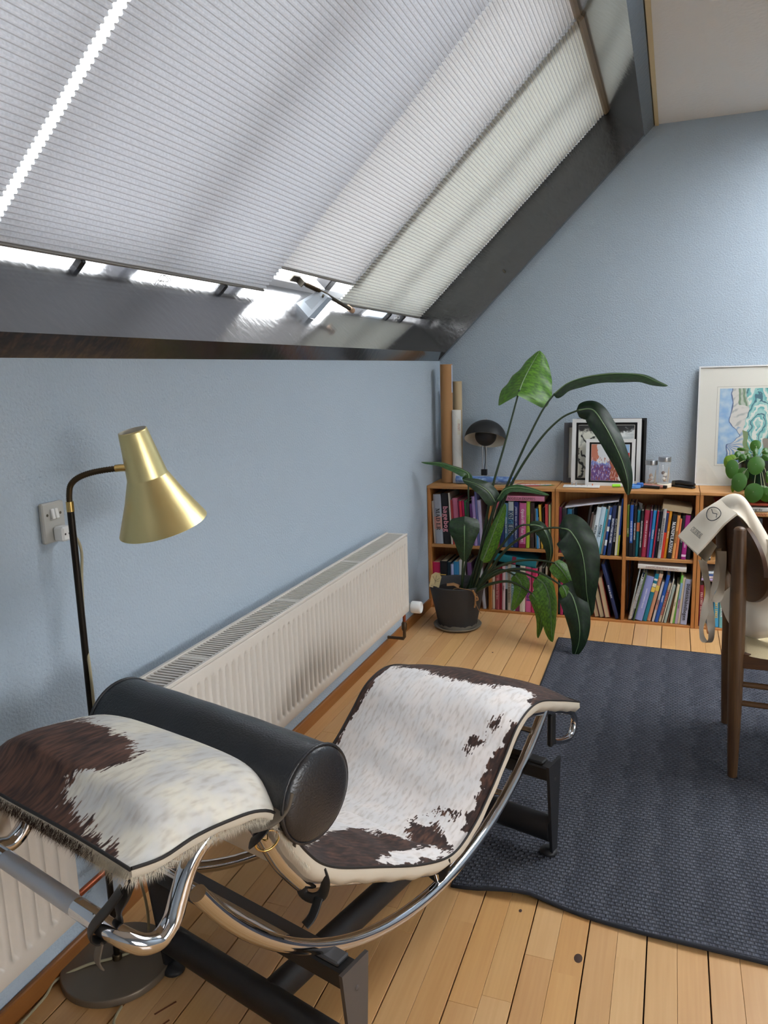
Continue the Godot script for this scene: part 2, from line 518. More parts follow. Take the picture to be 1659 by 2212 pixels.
	mat("tag_card", Color(0.74, 0.67, 0.50), 0.8)
	mat("ink", Color(0.12, 0.12, 0.13), 0.7)
	mat("ink_grey", Color(0.32, 0.33, 0.33), 0.7)
	mat("paper", Color(0.84, 0.82, 0.76), 0.9)
	mat("paper_old", Color(0.76, 0.70, 0.58), 0.9)
	mat("silver_frame", Color(0.88, 0.88, 0.87), 0.36, 0.2)
	mat("frame_grey_wood", Color(0.30, 0.30, 0.32), 0.6)
	mat("mount", Color(0.85, 0.84, 0.80), 0.9)
	mat("art_grey", Color(1, 1, 1), 0.55, 0.0, abstract_grey())
	mat("art_color", Color(1, 1, 1), 0.5, 0.0, abstract_color())
	mat("art_water", Color(1, 1, 1), 0.85, 0.0, watercolour())
	var canvas := noise_tex(0.25, 18, 2)
	bump(mat("canvas", Color(0.87, 0.83, 0.76), 0.92), canvas, 0.05, 6.0)
	bump(mat("seat_weave", Color(0.78, 0.72, 0.58), 0.95), canvas, 0.3, 4.0)
	mat("shell", Color(0.72, 0.60, 0.50), 0.5)
	mat("shell_dark", Color(0.42, 0.36, 0.34), 0.5)
	mat("wax", Color(0.85, 0.82, 0.74), 0.5)
	mat("pink_tube", Color(0.72, 0.50, 0.46), 0.4)

const SLOPE_A := Vector2(0.0, 1.376)        # where the skylight reveal meets the low wall
const SLOPE_B := Vector2(1.128, 2.489)      # where it meets the ceiling
const BL0 := Vector2(-0.125, 1.605)         # blinds: foot and head of their slope
const BL1 := Vector2(0.895, 2.578)
const FAR_Z := 6.2

func set_light() -> void:
	var cam := Camera3D.new()
	cam.name = "camera"
	cam.transform = Transform3D(Basis(Vector3(0.937023, -0.029543, -0.348017), Vector3(-0.035385, 0.983259, -0.178742), Vector3(0.347471, 0.1798, 0.920291)), Vector3(1.260394, 1.326403, 4.316084))
	cam.fov = 67.367; cam.near = 0.05; cam.far = 60.0
	cam.current = true
	add_child(cam)
	var we := WorldEnvironment.new()
	we.name = "sky_light"
	var env := Environment.new()
	var sky := ProceduralSkyMaterial.new()
	sky.sky_top_color = Color(0.97, 0.985, 1.0); sky.sky_horizon_color = Color(1, 1, 1)
	sky.ground_horizon_color = Color(0.62, 0.62, 0.60); sky.ground_bottom_color = Color(0.45, 0.45, 0.44)
	sky.sun_angle_max = 1.0
	env.background_mode = Environment.BG_SKY
	env.sky = Sky.new(); env.sky.sky_material = sky
	env.background_energy_multiplier = 15.0
	env.tonemap_mode = Environment.TONE_MAPPER_LINEAR
	env.tonemap_exposure = 1.13
	env.sdfgi_enabled = true; env.ssao_enabled = true; env.ssil_enabled = true
	we.environment = env
	add_child(we)

func v2z(o: PackedVector2Array, z0: float, z1: float) -> MB:
	var m := MB.new()
	m.prism(o, z0, z1)
	return m

func blind_dir() -> Vector2: return (BL1 - BL0).normalized()
func blind_out() -> Vector2: return blind_dir().orthogonal() * -1.0 if blind_dir().orthogonal().y < 0 else blind_dir().orthogonal()
# a point s metres up the blind slope, d metres outwards from it, at depth z
func on_blind(s: float, d: float, z: float) -> Vector3:
	var q := BL0 + blind_dir() * s + blind_out() * d
	return Vector3(q.x, q.y, z)

func build_room() -> void:
	struct("wall_back", v2z(PackedVector2Array([Vector2(-0.3, -0.1), Vector2(3.9, -0.1), Vector2(3.9, 2.75), Vector2(1.0, 2.75), Vector2(-0.3, 1.80)]), -0.15, 0.0), M.wall)
	struct("wall_front", v2z(PackedVector2Array([Vector2(-0.3, -0.1), Vector2(3.9, -0.1), Vector2(3.9, 2.75), Vector2(1.0, 2.75), Vector2(-0.3, 1.80)]), FAR_Z, FAR_Z + 0.15), M.wall)
	struct("wall_left", boxm(Vector3(-0.1, 0.638, FAR_Z / 2), Vector3(0.2, 1.476, FAR_Z)), M.wall)
	var rw := MB.new()
	rw.box(Vector3(3.85, 0.2, FAR_Z / 2), Vector3(0.1, 0.6, FAR_Z))
	rw.box(Vector3(3.85, 2.075, FAR_Z / 2), Vector3(0.1, 1.15, FAR_Z))
	rw.box(Vector3(3.85, 1.0, 1.75), Vector3(0.1, 1.0, 3.5))
	rw.box(Vector3(3.85, 1.0, 5.65), Vector3(0.1, 1.0, 1.1))
	struct("wall_right", rw, M.wall)
	struct("window_3", boxm(Vector3(3.85, 1.0, 4.3), Vector3(0.008, 1.0, 1.6)), M.glass)
	# flat ceiling with a roof window over the far side of the room
	var cl := MB.new()
	cl.box(Vector3(1.489, 2.54, FAR_Z / 2), Vector3(0.722, 0.10, FAR_Z))
	cl.box(Vector3(3.525, 2.54, FAR_Z / 2), Vector3(0.75, 0.10, FAR_Z))
	cl.box(Vector3(2.5, 2.54, 0.15), Vector3(1.3, 0.10, 0.3))
	cl.box(Vector3(2.5, 2.54, 4.0), Vector3(1.3, 0.10, 4.4))
	struct("ceiling", cl, M.ceiling)
	var w2 := struct("window_2", boxm(Vector3(2.5, 2.58, 1.05), Vector3(1.3, 0.008, 1.5)), M.glass)
	put("sash_bar", boxm(Vector3(2.5, 2.57, 1.05), Vector3(1.3, 0.04, 0.05)), M.frame_white, w2)
	struct("trim_ceiling", boxm(Vector3(1.137, 2.4865, FAR_Z / 2), Vector3(0.018, 0.006, FAR_Z)), M.cream_trim)
	# black painted beams round the skylight
	struct("trim_sill", v2z(PackedVector2Array([SLOPE_A, Vector2(0.03, 1.425), Vector2(-0.20, 1.692), Vector2(-0.29, 1.60), Vector2(-0.25, 1.376)]), 0.0, FAR_Z), M.black_paint, "glossy black painted beam forming the sill along the foot of the skylight", "beam")
	struct("trim_ridge", v2z(PackedVector2Array([Vector2(1.08, 2.44), SLOPE_B, Vector2(1.14, 2.72), Vector2(0.85, 2.74), Vector2(0.79, 2.656)]), 0.0, FAR_Z), M.black_paint, "glossy black painted beam along the head of the skylight beside the ceiling", "beam")
	var rake := struct("trim_rake", v2z(PackedVector2Array([Vector2(0.0, 1.376), Vector2(1.128, 2.489), Vector2(1.0, 2.73), Vector2(-0.28, 1.66)]), -0.01, 0.034), M.black_paint, "sloping black beam closing the skylight against the bookcase wall", "beam")
	var pg := at(0.38, 1.84, 0.036)
	pg.basis = Basis(Vector3.BACK, 0.7)
	var pm := MB.new()
	pm.box(Vector3.ZERO, Vector3(0.012, 0.022, 0.006), 0.002)
	var plate := put("peg", pm, M.steel_dark, rake)
	plate.transform = pg
	# glazing: bars and panes outside the blinds
	var bars := [0.06, 0.62, 1.19, 1.83, 2.42, 3.03, 3.64, 4.24, 5.2, 6.12]
	var win := struct("window_1", rail_mesh(0.01, 0.05, FAR_Z), M.frame_white, "long sloping skylight behind the pleated blinds", "skylight")
	put("window_frame", rail_mesh(1.44, 0.05, FAR_Z), M.frame_dark, win)
	for z in bars:
		var bm := MB.new()
		bm.box(Vector3.ZERO, Vector3(1.46, 0.06, 0.055), 0.004)
		var o := put("glazing_bar", bm, M.frame_dark, win)
		o.transform = Transform3D(slope_basis(), on_blind(0.72, 0.10, z))
	for k in bars.size() - 1:
		var pane := MB.new()
		var z0: float = bars[k] + 0.02
		var z1: float = bars[k + 1] - 0.02
		pane.poly([on_blind(0.0, 0.115, z0), on_blind(1.46, 0.115, z0), on_blind(1.46, 0.115, z1), on_blind(0.0, 0.115, z1)])
		put("pane", pane, M.glass, win)

func slope_basis() -> Basis:
	var d := blind_dir()
	var o := blind_out()
	return Basis(Vector3(d.x, d.y, 0), Vector3(o.x, o.y, 0), Vector3(d.x, d.y, 0).cross(Vector3(o.x, o.y, 0)))

func rail_mesh(s: float, w: float, zl: float) -> MB:
	var m := MB.new()
	m.box(on_blind(s, 0.10, zl / 2), Vector3(w, 0.06, zl), 0.003, slope_basis())
	return m

func build_floor() -> void:
	var fl := struct("floor", boxm(Vector3(1.8, -0.075, FAR_Z / 2), Vector3(4.0, 0.12, FAR_Z)), M.gap)
	# strips: a board is two strips wide; the joint between boards is open, the one inside a board is a hairline
	rng.seed = 77
	var bw := 0.1315
	var made := 0
	var rest := MB.new()
	for k in range(0, 28):
		for h in 2:
			var x0 := 0.0645 + (k - 1) * bw + h * bw / 2
			var xa := x0 + (0.0016 if h == 0 else 0.0003)
			var xb := x0 + bw / 2 - (0.0003 if h == 0 else 0.0016)
			xa = maxf(xa, 0.002)
			if xb < xa + 0.01: continue
			var z := 0.01 - rng.randf() * 0.5
			while z < FAR_Z - 0.02:
				var l := rng.randf_range(0.45, 0.95)
				var za := maxf(z, 0.004)
				var zb := minf(z + l, FAR_Z - 0.004)
				z += l
				if zb - za < 0.03: continue
				var c := Vector3((xa + xb) / 2, -0.0075 + rng.randf() * 0.0004, (za + zb) / 2)
				var s := Vector3(xb - xa, 0.015, zb - za - 0.0006)
				var off := Vector2(rng.randf(), rng.randf())
				var tone := rng.randi() % 6
				if x0 < 2.35 and za < 3.55 and made < 296:
					put("plank", boxm(c, s, 0.0006, Basis(), off), M["beech_%d" % tone], fl)
					made += 1
				else:
					rest.box(c, s, 0.0006, Basis(), off)
	stuff(put("plank_field", rest, M.beech_0, fl))
	for q in [[1.103, 2.735, 0.011, 0.017], [0.95, 2.62, 0.004, 0.006], [0.50, 0.9, 0.004, 0.006]]:
		var km := MB.new()
		km.lathe([Vector2(0.0001, 0.0009), Vector2(0.6, 0.0008), Vector2(1.0, 0.0002)], 14, Transform3D(Basis.from_scale(Vector3(q[2], 1, q[3])), Vector3(q[0], 0.0, q[1])))
		put("knot", km, M.knot, fl)
	for q in [[0.288, 3.155, 0.05, 0.5], [0.31, 3.19, 0.025, 0.4], [0.62, 2.60, 0.03, -0.1]]:
		var sm := MB.new()
		sm.box(Vector3(q[0], 0.0004, q[1]), Vector3(0.004, 0.0006, q[2]), 0.0, Basis(Vector3.UP, -q[3]))
		put("scratch", sm, M.scratch, fl)
	struct("baseboard_left", boxm(Vector3(0.007, 0.026, FAR_Z / 2), Vector3(0.014, 0.052, FAR_Z - 0.01), 0.003), M.skirting)
	struct("baseboard_back", boxm(Vector3(2.95, 0.026, 0.007), Vector3(1.69, 0.052, 0.014), 0.003), M.skirting)

func blind(z0: float, z1: float, s0: float, s1: float, d: float, mt: Material, label: String) -> void:
	var p := 0.0144
	var count := int((s1 - s0) / p)
	p = (s1 - s0) / count
	var o := thing("pleated_blind", label, "blind", Transform3D(), "pleated blinds over the skylight")
	for layer in 2:
		var m := MB.new()
		var gl := MB.new()
		var sgn := -1.0 if layer == 0 else 1.0
		var pts := []
		for i in count:
			var s := s0 + i * p
			var a := 0.0065
			# bonded flat on the folds, bulging between: half a honeycomb cell
			pts.append_array([[s, 0.0006], [s + p * 0.17, 0.0014], [s + p * 0.45, a], [s + p * 0.68, a], [s + p, 0.0006]])
		var jit := 0.0
		for i in pts.size() - 1:
			var a0: Array = pts[i]
			var a1: Array = pts[i + 1]
			if absf(a0[0] - a1[0]) < 1e-6: continue
			(gl if i % 5 == 0 and layer == 0 else m).poly([on_blind(a0[0], d + sgn * a0[1], z0), on_blind(a0[0], d + sgn * a0[1], z1), on_blind(a1[0], d + sgn * a1[1], z1), on_blind(a1[0], d + sgn * a1[1], z0)])
		put("pleated_fabric" if layer == 0 else "backing_fabric", m, mt if layer == 0 else M.blind_back, o)
		if layer == 0: stuff(put("glued_folds", gl, M.blind_fold, o))
	put("bottom_rail", boxm(on_blind(s0 - 0.004, d, (z0 + z1) / 2), Vector3(0.008, 0.016, z1 - z0), 0.002, slope_basis()), M.rail_grey, o)
	put("head_rail", boxm(on_blind(s1 + 0.014, d - 0.004, (z0 + z1) / 2), Vector3(0.03, 0.026, z1 - z0 - 0.002), 0.005, slope_basis()), M.rail_tan, o)

func build_blinds() -> void:
	var top := 1.392
	blind(0.037, 1.185, 0.03, top, 0.0, M.blind_2, "cream pleated blind against the sloping black beam, farthest along the skylight")
	blind(1.115, 1.815, 0.125, top, 0.014, M.blind_1, "narrow pleated blind pulled short above the window opener")
	blind(1.835, 3.018, 0.03, top, 0.0, M.blind_0, "wide grey-white pleated blind on the skylight above the bolster")
	blind(3.044, 4.22, 0.03, top, 0.0, M.blind_0, "pleated blind beyond the bright gap, nearest the viewer")
	blind(4.246, 5.42, 0.03, top, 0.0, M.blind_0, "pleated blind over the skylight behind the viewer")
	blind(5.446, 6.19, 0.03, top, 0.0, M.blind_0, "pleated blind at the far end of the skylight behind the viewer")
	# small black rests on the sill under the blinds, and loose cords
	for q in [[2.735, "black rest under the wide blind nearest the bright gap"], [2.085, "black rest under the wide blind nearest the window opener"], [0.52, "small black rest under the cream blind, near the window opener"], [0.30, "small black rest under the cream blind, near the sloping beam"]]:
		var m := MB.new()
		m.box(on_blind(0.010, -0.004, q[0]), Vector3(0.030, 0.022, 0.016), 0.003, slope_basis())
		var bo: Node = tag(put("blind_rest", m, M.black), q[1], "bracket", "black rests under the blinds")
	for q in [[2.40], [0.40]]:
		var cm := MB.new()
		for k in 2:
			var path := []
			for i in 15:
				var an := TAU * i / 14.0
				path.append(on_blind(0.010 + 0.010 * sin(an), -0.012 - 0.006 * cos(an * 2.0), q[0] + 0.022 * cos(an) + k * 0.012))
			cm.tube(path, 0.0011, 5)
		put("pull_cord", cm, M.white_plastic, get_node("pleated_blind_002" if q[0] > 1.0 else "pleated_blind"))

func build_opener() -> void:
	# steel spindle opener: bracket on the sill, threaded rod through it, bracket on the sash
	var o := thing("window_opener", "zinc window opener with wedge bracket and threaded rod on the black sill", "window opener")
	var p1 := Vector3(-0.117, 1.596, 1.558)
	var p2 := Vector3(-0.069, 1.540, 1.554)
	var pa := Vector3(-0.066, 1.652, 1.450)
	var pb := Vector3(-0.042, 1.624, 1.427)
	var nn := (p2 - p1).cross(pa - p1).normalized()
	var w := MB.new()
	var plate := func(q: Array, th: Vector3) -> void:
		var r := []
		for v in q: r.append(v + th)
		w.poly(q); w.poly([r[3], r[2], r[1], r[0]])
		for i in 4:
			var j := (i + 1) % 4
			w.poly([q[j], q[i], r[i], r[j]])
	var back := Vector3(0.006, -0.004, -0.040)
	plate.call([p1, p2, pb, pa], nn * -0.003)
	plate.call([p2, p2 + back, pb + back * 0.8, pb], Vector3(-0.002, 0.002, 0))
	plate.call([pa, pb, pb + back * 0.8, pa + back * 0.8], Vector3(0, -0.002, 0.001))
	put("wedge_bracket", w, M.zinc, o)
	var s0 := Vector3(-0.096, 1.674, 1.553)
	var s1 := Vector3(-0.060, 1.640, 1.415)
	var s2 := Vector3(-0.026, 1.588, 1.235)
	var path := []
	var rad := []
	for i in 46:
		path.append(s1.lerp(s2, i / 45.0))
		rad.append(0.0085 if i % 2 else 0.0064)
	var rod := MB.new()
	rod.tube(path, rad, 10)
	put("threaded_rod", rod, M.steel_dark, o)
	path = []; rad = []
	for i in 30:
		path.append(s0.lerp(s1, i / 29.0))
		rad.append(0.0100 if (i % 2 and i > 6 and i < 22) else 0.0075)
	var rod2 := MB.new()
	rod2.tube(path, rad, 10)
	put("spindle", rod2, M.brass_dark, o)
	var kn := MB.new()
	var dirn := (s2 - s1).normalized()
	kn.tube([s2 - dirn * 0.006, s2 + dirn * 0.018], 0.012, 8)
	kn.tube([s2 + Vector3(-0.018, 0.014, -0.016), s2 + Vector3(0.010, -0.006, 0.004)], 0.0085, 8)
	put("crank_socket", kn, M.shell, o)
	var pl := MB.new()
	pl.box(s0 + Vector3(-0.012, 0.012, 0.02), Vector3(0.030, 0.010, 0.060), 0.003, slope_basis())
	pl.box(s0 + Vector3(0, 0.0, 0.0), Vector3(0.026, 0.030, 0.008), 0.001, slope_basis())
	put("sash_bracket", pl, M.steel_dark, o)
	var bolt := MB.new()
	bolt.tube([pa.lerp(pb, 0.5) + nn * 0.008 - Vector3(0, 0.012, -0.01), pa.lerp(pb, 0.5) - nn * 0.04 - Vector3(0, 0.012, -0.01)], 0.005, 8)
	put("pivot_bolt", bolt, M.steel_dark, o)

func sm(a: float, b: float, x: float) -> float:
	var t := clampf((x - a) / (b - a), 0.0, 1.0)
	return t * t * (3.0 - 2.0 * t)

func pv(a: Array) -> PackedVector2Array:
	var o := PackedVector2Array()
	for i in range(0, a.size(), 2): o.append(Vector2(a[i], a[i + 1]))
	return o

const PAD := [-.83, .69, -.78, .678, -.725, .679, -.665, .671, -.60, .655, -.555, .622, -.50, .53, -.435, .462, -.30, .382, -.145, .297, -.025, .254, .07, .274, .157, .326, .228, .38, .303, .436, .41, .45, .558, .40, .70, .342]

var pad_line := []      # [point, unit normal] at even steps along the pad

func make_pad_line() -> void:
	var c := Curve3D.new()
	var raw := []
	for i in range(0, PAD.size(), 2): raw.append(Vector3(PAD[i], PAD[i + 1], 0))
	for q in spline(raw, 8): c.add_point(q)
	var l := c.get_baked_length()
	for i in 141:
		var a := c.sample_baked(l * maxf(i / 140.0 - 0.004, 0.0))
		var b := c.sample_baked(l * minf(i / 140.0 + 0.004, 1.0))
		var d := (b - a).normalized()
		pad_line.append([c.sample_baked(l * i / 140.0), Vector3(-d.y, d.x, 0)])

func pad_top(i: int, v: float) -> Vector3:       # v -1..1 across
	var s := i / 140.0
	var head := sm(0.25, 0.15, s)
	var up: float = (0.026 + 0.036 * sm(0.25, 0.12, s) ) * (1.0 - pow(absf(v), 3.0 + 3.0 * head))
	up *= sm(-0.004, 0.045, s)
	if s > 0.97: up *= 1.0 - 0.6 * sm(0.97, 1.0, s)
	# the fold where the back cushion meets the seat
	var sc := 0.515 + 0.05 * sm(0.55, 1.0, v)
	up -= 0.013 * exp(-pow((s - sc) / 0.010, 2.0)) * (1.0 - 0.6 * absf(v))
	up += 0.008 * exp(-pow((s - sc + 0.028) / 0.022, 2.0)) * (1.0 - absf(v))
	up += 0.007 * exp(-pow((s - sc - 0.026) / 0.022, 2.0)) * (1.0 - absf(v))
	up += 0.0018 * sin(s * 90.0 + v * 3.0) * (1.0 - v * v)
	var p: Vector3 = pad_line[i][0] + pad_line[i][1] * up
	return Vector3(p.x, p.y, v * (0.236 if v > 0 else 0.250))

func pad_side(i: int, depth: float, inset: float, right: bool) -> Vector3:
	var p: Vector3 = pad_line[i][0] - pad_line[i][1] * depth
	return Vector3(p.x, p.y, 0.236 - inset if right else -0.250 + inset)

func build_chaise() -> void:
	make_pad_line()
	var wv := Vector3(0.96174, 0, 0.27396)
	var lv := Vector3(0.27396, 0, -0.96174)
	var xf := Transform3D(Basis(lv, Vector3.UP, wv), Vector3(0.6124, 0, 2.7205))
	var o := thing("chaise_longue", "tubular chrome chaise longue with brown and white cowhide pad on black steel base", "chaise longue", xf)
	# --- black base: two trestles and a stretcher
	for e in [-1.0, 1.0]:
		var u: float = 0.43 * e
		for s in [-1.0, 1.0]:
			var w: float = 0.276 * s
			var fy := 0.0088 if e > 0 and s > 0 else 0.0     # this foot stands on the rug
			var leg := MB.new()
			leg.prism(PackedVector2Array([Vector2(-0.040, 0.285), Vector2(0.036, 0.285), Vector2(0.018, 0.012 + fy), Vector2(-0.012, 0.012 + fy)]), w - 0.004, w + 0.004, at(u, 0, 0))
			leg.lathe([Vector2(0.0, 0.0), Vector2(0.021, 0.0), Vector2(0.025, 0.004), Vector2(0.023, 0.012), Vector2(0.010, 0.018), Vector2(0.0, 0.02)], 18, at(u + 0.002, fy, w - s * 0.014))
			leg.lathe([Vector2(0.0001, 0.0), Vector2(0.005, 0.001), Vector2(0.005, 0.003), Vector2(0.0001, 0.0035)], 10, Transform3D(Basis(Vector3.RIGHT, s * PI / 2), Vector3(u, 0.235, w + s * 0.002)))
			put("base_leg", leg, M.leg_grey if (e < 0 and s > 0) else M.base_black, o)
		put("upper_crossbar", boxm(Vector3(u, 0.252, 0), Vector3(0.042, 0.040, 0.544), 0.004), M.base_black, o)
		var lower := MB.new()
		lower.tube([Vector3(u, 0.085, -0.27), Vector3(u, 0.085, -0.1), Vector3(u, 0.085, 0.1), Vector3(u, 0.085, 0.27)], 0.026, 18, false, true, 1.45)
		put("lower_crossbar", lower, M.base_black, o)
		put("rubber_sleeve", boxm(Vector3(u, 0.2765, 0), Vector3(0.034, 0.010, 0.50), 0.003), M.rubber_dusty if e < 0 else M.rubber, o)
	var st := MB.new()
	st.tube([Vector3(-0.43, 0.085, 0.04), Vector3(-0.1, 0.085, 0.04), Vector3(0.1, 0.085, 0.04), Vector3(0.43, 0.085, 0.04)], 0.025, 18, false, true, 1.4)
	put("stretcher", st, M.base_black, o)
	# --- chrome cradle
	var half := [-.835, .578, .10, -.835, .578, .15, -.826, .566, .185, -.805, .546, .203, -.777, .535, .205, -.752, .550, .205, -.736, .581, .205, -.717, .616, .205, -.688, .641, .205, -.648, .651, .205, -.607, .640, .205, -.580, .613, .205, -.556, .565, .205, -.527, .509, .205, -.485, .450, .205]
	var back := [-.485, .450, .205, -.45, .427, .205, -.414, .408, .205, -.307, .350, .205, -.184, .284, .205, -.07, .226, .205, -.02, .207, .205, .05, .217, .205, .157, .281, .205, .25, .352, .205, .32, .395, .205, .40, .409, .205, .52, .375, .205, .66, .322, .205, .715, .297, .205, .738, .268, .205, .730, .236, .205, .70, .222, .205, .64, .236, .205, .585, .258, .205]
	for s in [-1.0, 1.0]:
		var pts := []
		for i in range(0, half.size(), 3): pts.append(Vector3(half[i], half[i + 1], half[i + 2] * s))
		var sc := MB.new()
		sc.tube(spline(pts, 6), 0.0145, 16)
		put("head_tube", sc, M.chrome, o)
		pts = []
		for i in range(0, back.size(), 3): pts.append(Vector3(back[i], back[i + 1], back[i + 2] * s))
		var sr := MB.new()
		sr.tube(spline(pts, 6), 0.0098, 14)
		put("seat_rail", sr, M.chrome, o)
		var arc := MB.new()
		pts = []
		for i in 49:
			var a := lerpf(-1.045, 0.755, i / 48.0)
			pts.append(Vector3(-0.02 + 0.79 * sin(a), 0.96 - 0.79 * cos(a), 0.205 * s))
		arc.tube(pts, 0.0138, 16)
		put("rocker_arc", arc, M.chrome, o)
		var post := MB.new()
		post.tube([Vector3(-0.052, 0.222, 0.205 * s), Vector3(-0.038, 0.178, 0.205 * s)], 0.008, 12)
		put("rail_post", post, M.chrome, o)
		var blk := MB.new()
		blk.box(Vector3(0.572, 0.300, 0.205 * s), Vector3(0.030, 0.098, 0.016), 0.004)
		put("rubber_stop", blk, M.rubber, o)
	var ct := MB.new()
	ct.tube([Vector3(-0.835, 0.578, -0.11), Vector3(-0.835, 0.578, 0.0), Vector3(-0.835, 0.578, 0.11)], 0.0143, 16)
	ct.tube([Vector3(-0.8348, 0.578, 0.105), Vector3(-0.834, 0.5775, 0.158)], 0.0147, 16)
	put("head_crossbar", ct, M.dusty_chrome, o)
	for q in [[0.45, 0.345], [0.30, 0.228], [-0.52, 0.36]]:
		var cb := MB.new()
		cb.tube([Vector3(q[0], q[1], -0.2), Vector3(q[0], q[1], 0), Vector3(q[0], q[1], 0.2)], 0.0075, 12)
		put("tie_bar", cb, M.chrome, o)
	# --- hide pad
	var patches := [
		pv([0, 0, .04, .02, .075, .10, .10, .16, .098, .34, .092, .48, .085, .58, .072, .655, .058, .62, .045, .58, .030, .535, .021, .50, .018, .56, .012, .66, .008, .74, .006, .82, .004, .90, -.02, .96, -.06, .5, -.06, -.1]),
		pv([.80, -.1, .825, .02, .812, .10, .810, .19, .806, .32, .802, .45, .805, .56, .812, .68, .825, .78, .862, .84, .845, .944, .812, .97, .79, 1.1, 1.1, 1.1, 1.1, -.1]),
		pv([.748, .845, .758, .894, .746, .922, .736, .88]), pv([.700, .769, .723, .812, .720, .875, .700, .84, .692, .80]),
		pv([.215, 1.1, .215, .93, .292, .84, .388, .68, .460, .65, .473, .756, .510, .825, .545, .725, .570, .831, .565, .925, .540, .985, .532, .919, .492, .881, .438, .894, .390, .938, .352, 1.1]),
		pv([.35, .972, .44, .985, .525, .97, .525, 1.1, .35, 1.1]), pv([.76, .972, .758, 1.1, .58, 1.1, .583, .975, .592, .956, .635, .950, .69, .945]),
		pv([.588, .765, .603, .838, .606, .925, .598, .925, .592, .838]), pv([.825, .03, .753, .05, .703, .03, .645, .03, .640, -.1, .83, -.1]),
		pv([.552, .70, .562, .73, .556, .80, .549, .76])]
	var hm := mat("cowhide", Color(1, 1, 1), 0.78, 0.0, hide_tex(patches))
	hm.heightmap_enabled = true; hm.heightmap_texture = noise_tex(0.03, 17, 4); hm.heightmap_scale = 0.10
	hm.rim_enabled = true; hm.rim = 0.06; hm.rim_tint = 0.5
	hm.texture_repeat = true
	var rows := []
	for i in 141:
		var row := []
		for k in 33: row.append(pad_top(i, sin((k / 16.0 - 1.0) * PI / 2) * 0.999))
		rows.append(row)
	var top := MB.new()
	top.grid(rows, false, false, 1.0, 1.0)
	for i in top.t.size(): top.t[i] = Vector2(clampf(top.t[i].y, 0.001, 0.999), 0.0)
	for i in 141:
		for k in 33: top.t[i * 33 + k].y = clampf(0.5 + 0.5 * sin((k / 16.0 - 1.0) * PI / 2), 0.002, 0.998)
	var pad := put("hide_pad", top, hm, o)
	var under := MB.new()
	rows = []
	for i in 141:
		var d := lerpf(0.017, 0.030, sm(0.15, 0.3, i / 140.0)) + 0.002 * sin(i * 0.9)
		rows.append([pad_side(i, -0.001, 0.0, true), pad_side(i, d * 0.5, -0.004, true), pad_side(i, d, 0.008, true), pad_side(i, d + 0.004, 0.10, true), pad_side(i, d + 0.004, 0.10, false), pad_side(i, d, 0.008, false), pad_side(i, d * 0.5, -0.004, false), pad_side(i, -0.001, 0.0, false)])
	under.grid(rows)
	for e in [0, 140]:
		var ring := []
		for k in 17: ring.append(pad_top(e, k / 8.0 - 1.0))
		for q in rows[e]: ring.append(q)
		under.cap(ring, Vector3(-1.0 if e == 0 else 1.0, 0, 0))
	put("hide_edge", under, M.hide_back, pad)
	for s in [0.236, -0.250]:
		var pts := []
		for i in 141: pts.append(pad_line[i][0] + pad_line[i][1] * 0.001 + Vector3(0, 0, s))
		var pip := MB.new()
		pip.tube(pts, 0.0026, 8)
		put("piping", pip, M.piping, pad)
	for e in [0, 140]:
		var pts := []
		for k in 21: pts.append(pad_top(e, k / 10.0 - 1.0) + Vector3(-0.001 if e == 0 else 0.001, 0, 0))
		var pip := MB.new()
		pip.tube(pts, 0.0026, 8)
		put("piping", pip, M.piping, pad)
	# hair along the raw edge of the head end
	rng.seed = 5
	var fur := MB.new()
	var fur2 := MB.new()
	for k in 5200:
		var base: Vector3
		var dirn: Vector3
		var dark := false
		if k < 2700:
			var v := rng.randf_range(-1.0, 1.0)
			base = pad_top(0, v) - pad_line[0][1] * rng.randf_range(0.004, 0.019) + Vector3(-0.001, 0, 0)
			dirn = Vector3(-0.8, -0.9, 0)
			dark = v < 0.62 + rng.randf_range(-0.1, 0.1)
		else:
			var i := rng.randi_range(0, 33)
			base = pad_side(i, rng.randf_range(0.003, 0.019), 0.0, true).lerp(pad_side(i + 1, rng.randf_range(0.003, 0.019), 0.0, true), rng.randf())
			dirn = Vector3(-0.5, -1.0, 0.7)
		dirn = (dirn + Vector3(rng.randf_range(-.5, .5), rng.randf_range(-.4, .4), rng.randf_range(-.5, .5))).normalized()
		var l := rng.randf_range(0.004, 0.013)
		var side := dirn.cross(Vector3(0.3, 0.2, 1)).normalized() * 0.00028
		(fur2 if dark else fur).poly([base - side, base + side, base + dirn * l + Vector3(0, -0.003, 0)])
	stuff(put("fur_fringe", fur, M.fur_white, pad))
	stuff(put("fur_fringe", fur2, M.fur_brown, pad))
	# --- straps that lace the pad to the cradle
	var strap := func(pts: Array, r: float, m: Material, flat: float) -> void:
		var sm2 := MB.new()
		var vv := []
		for i in range(0, pts.size(), 3): vv.append(Vector3(pts[i], pts[i + 1], pts[i + 2]))
		sm2.tube(spline(vv, 5), r, 8, false, true, flat)
		put("strap", sm2, m, o)
	for s in [1.0, -1.0]:
		strap.call([-.822, .672, .226 * s, -.827, .645, .215 * s, -.826, .61, .190 * s, -.815, .575, .172 * s, -.828, .556, .160 * s, -.850, .562, .160 * s, -.856, .585, .166 * s, -.842, .625, .195 * s, -.832, .652, .212 * s], 0.009, M.strap, 0.28)
		strap.call([-.842, .556, .163 * s, -.848, .530, .160 * s, -.842, .512, .158 * s], 0.008, M.strap_worn, 0.25)
		strap.call([-.455, .470, .232 * s, -.452, .445, .236 * s, -.450, .412, .224 * s, -.455, .400, .206 * s, -.46, .405, .188 * s, -.462, .43, .184 * s], 0.010, M.strap, 0.3)
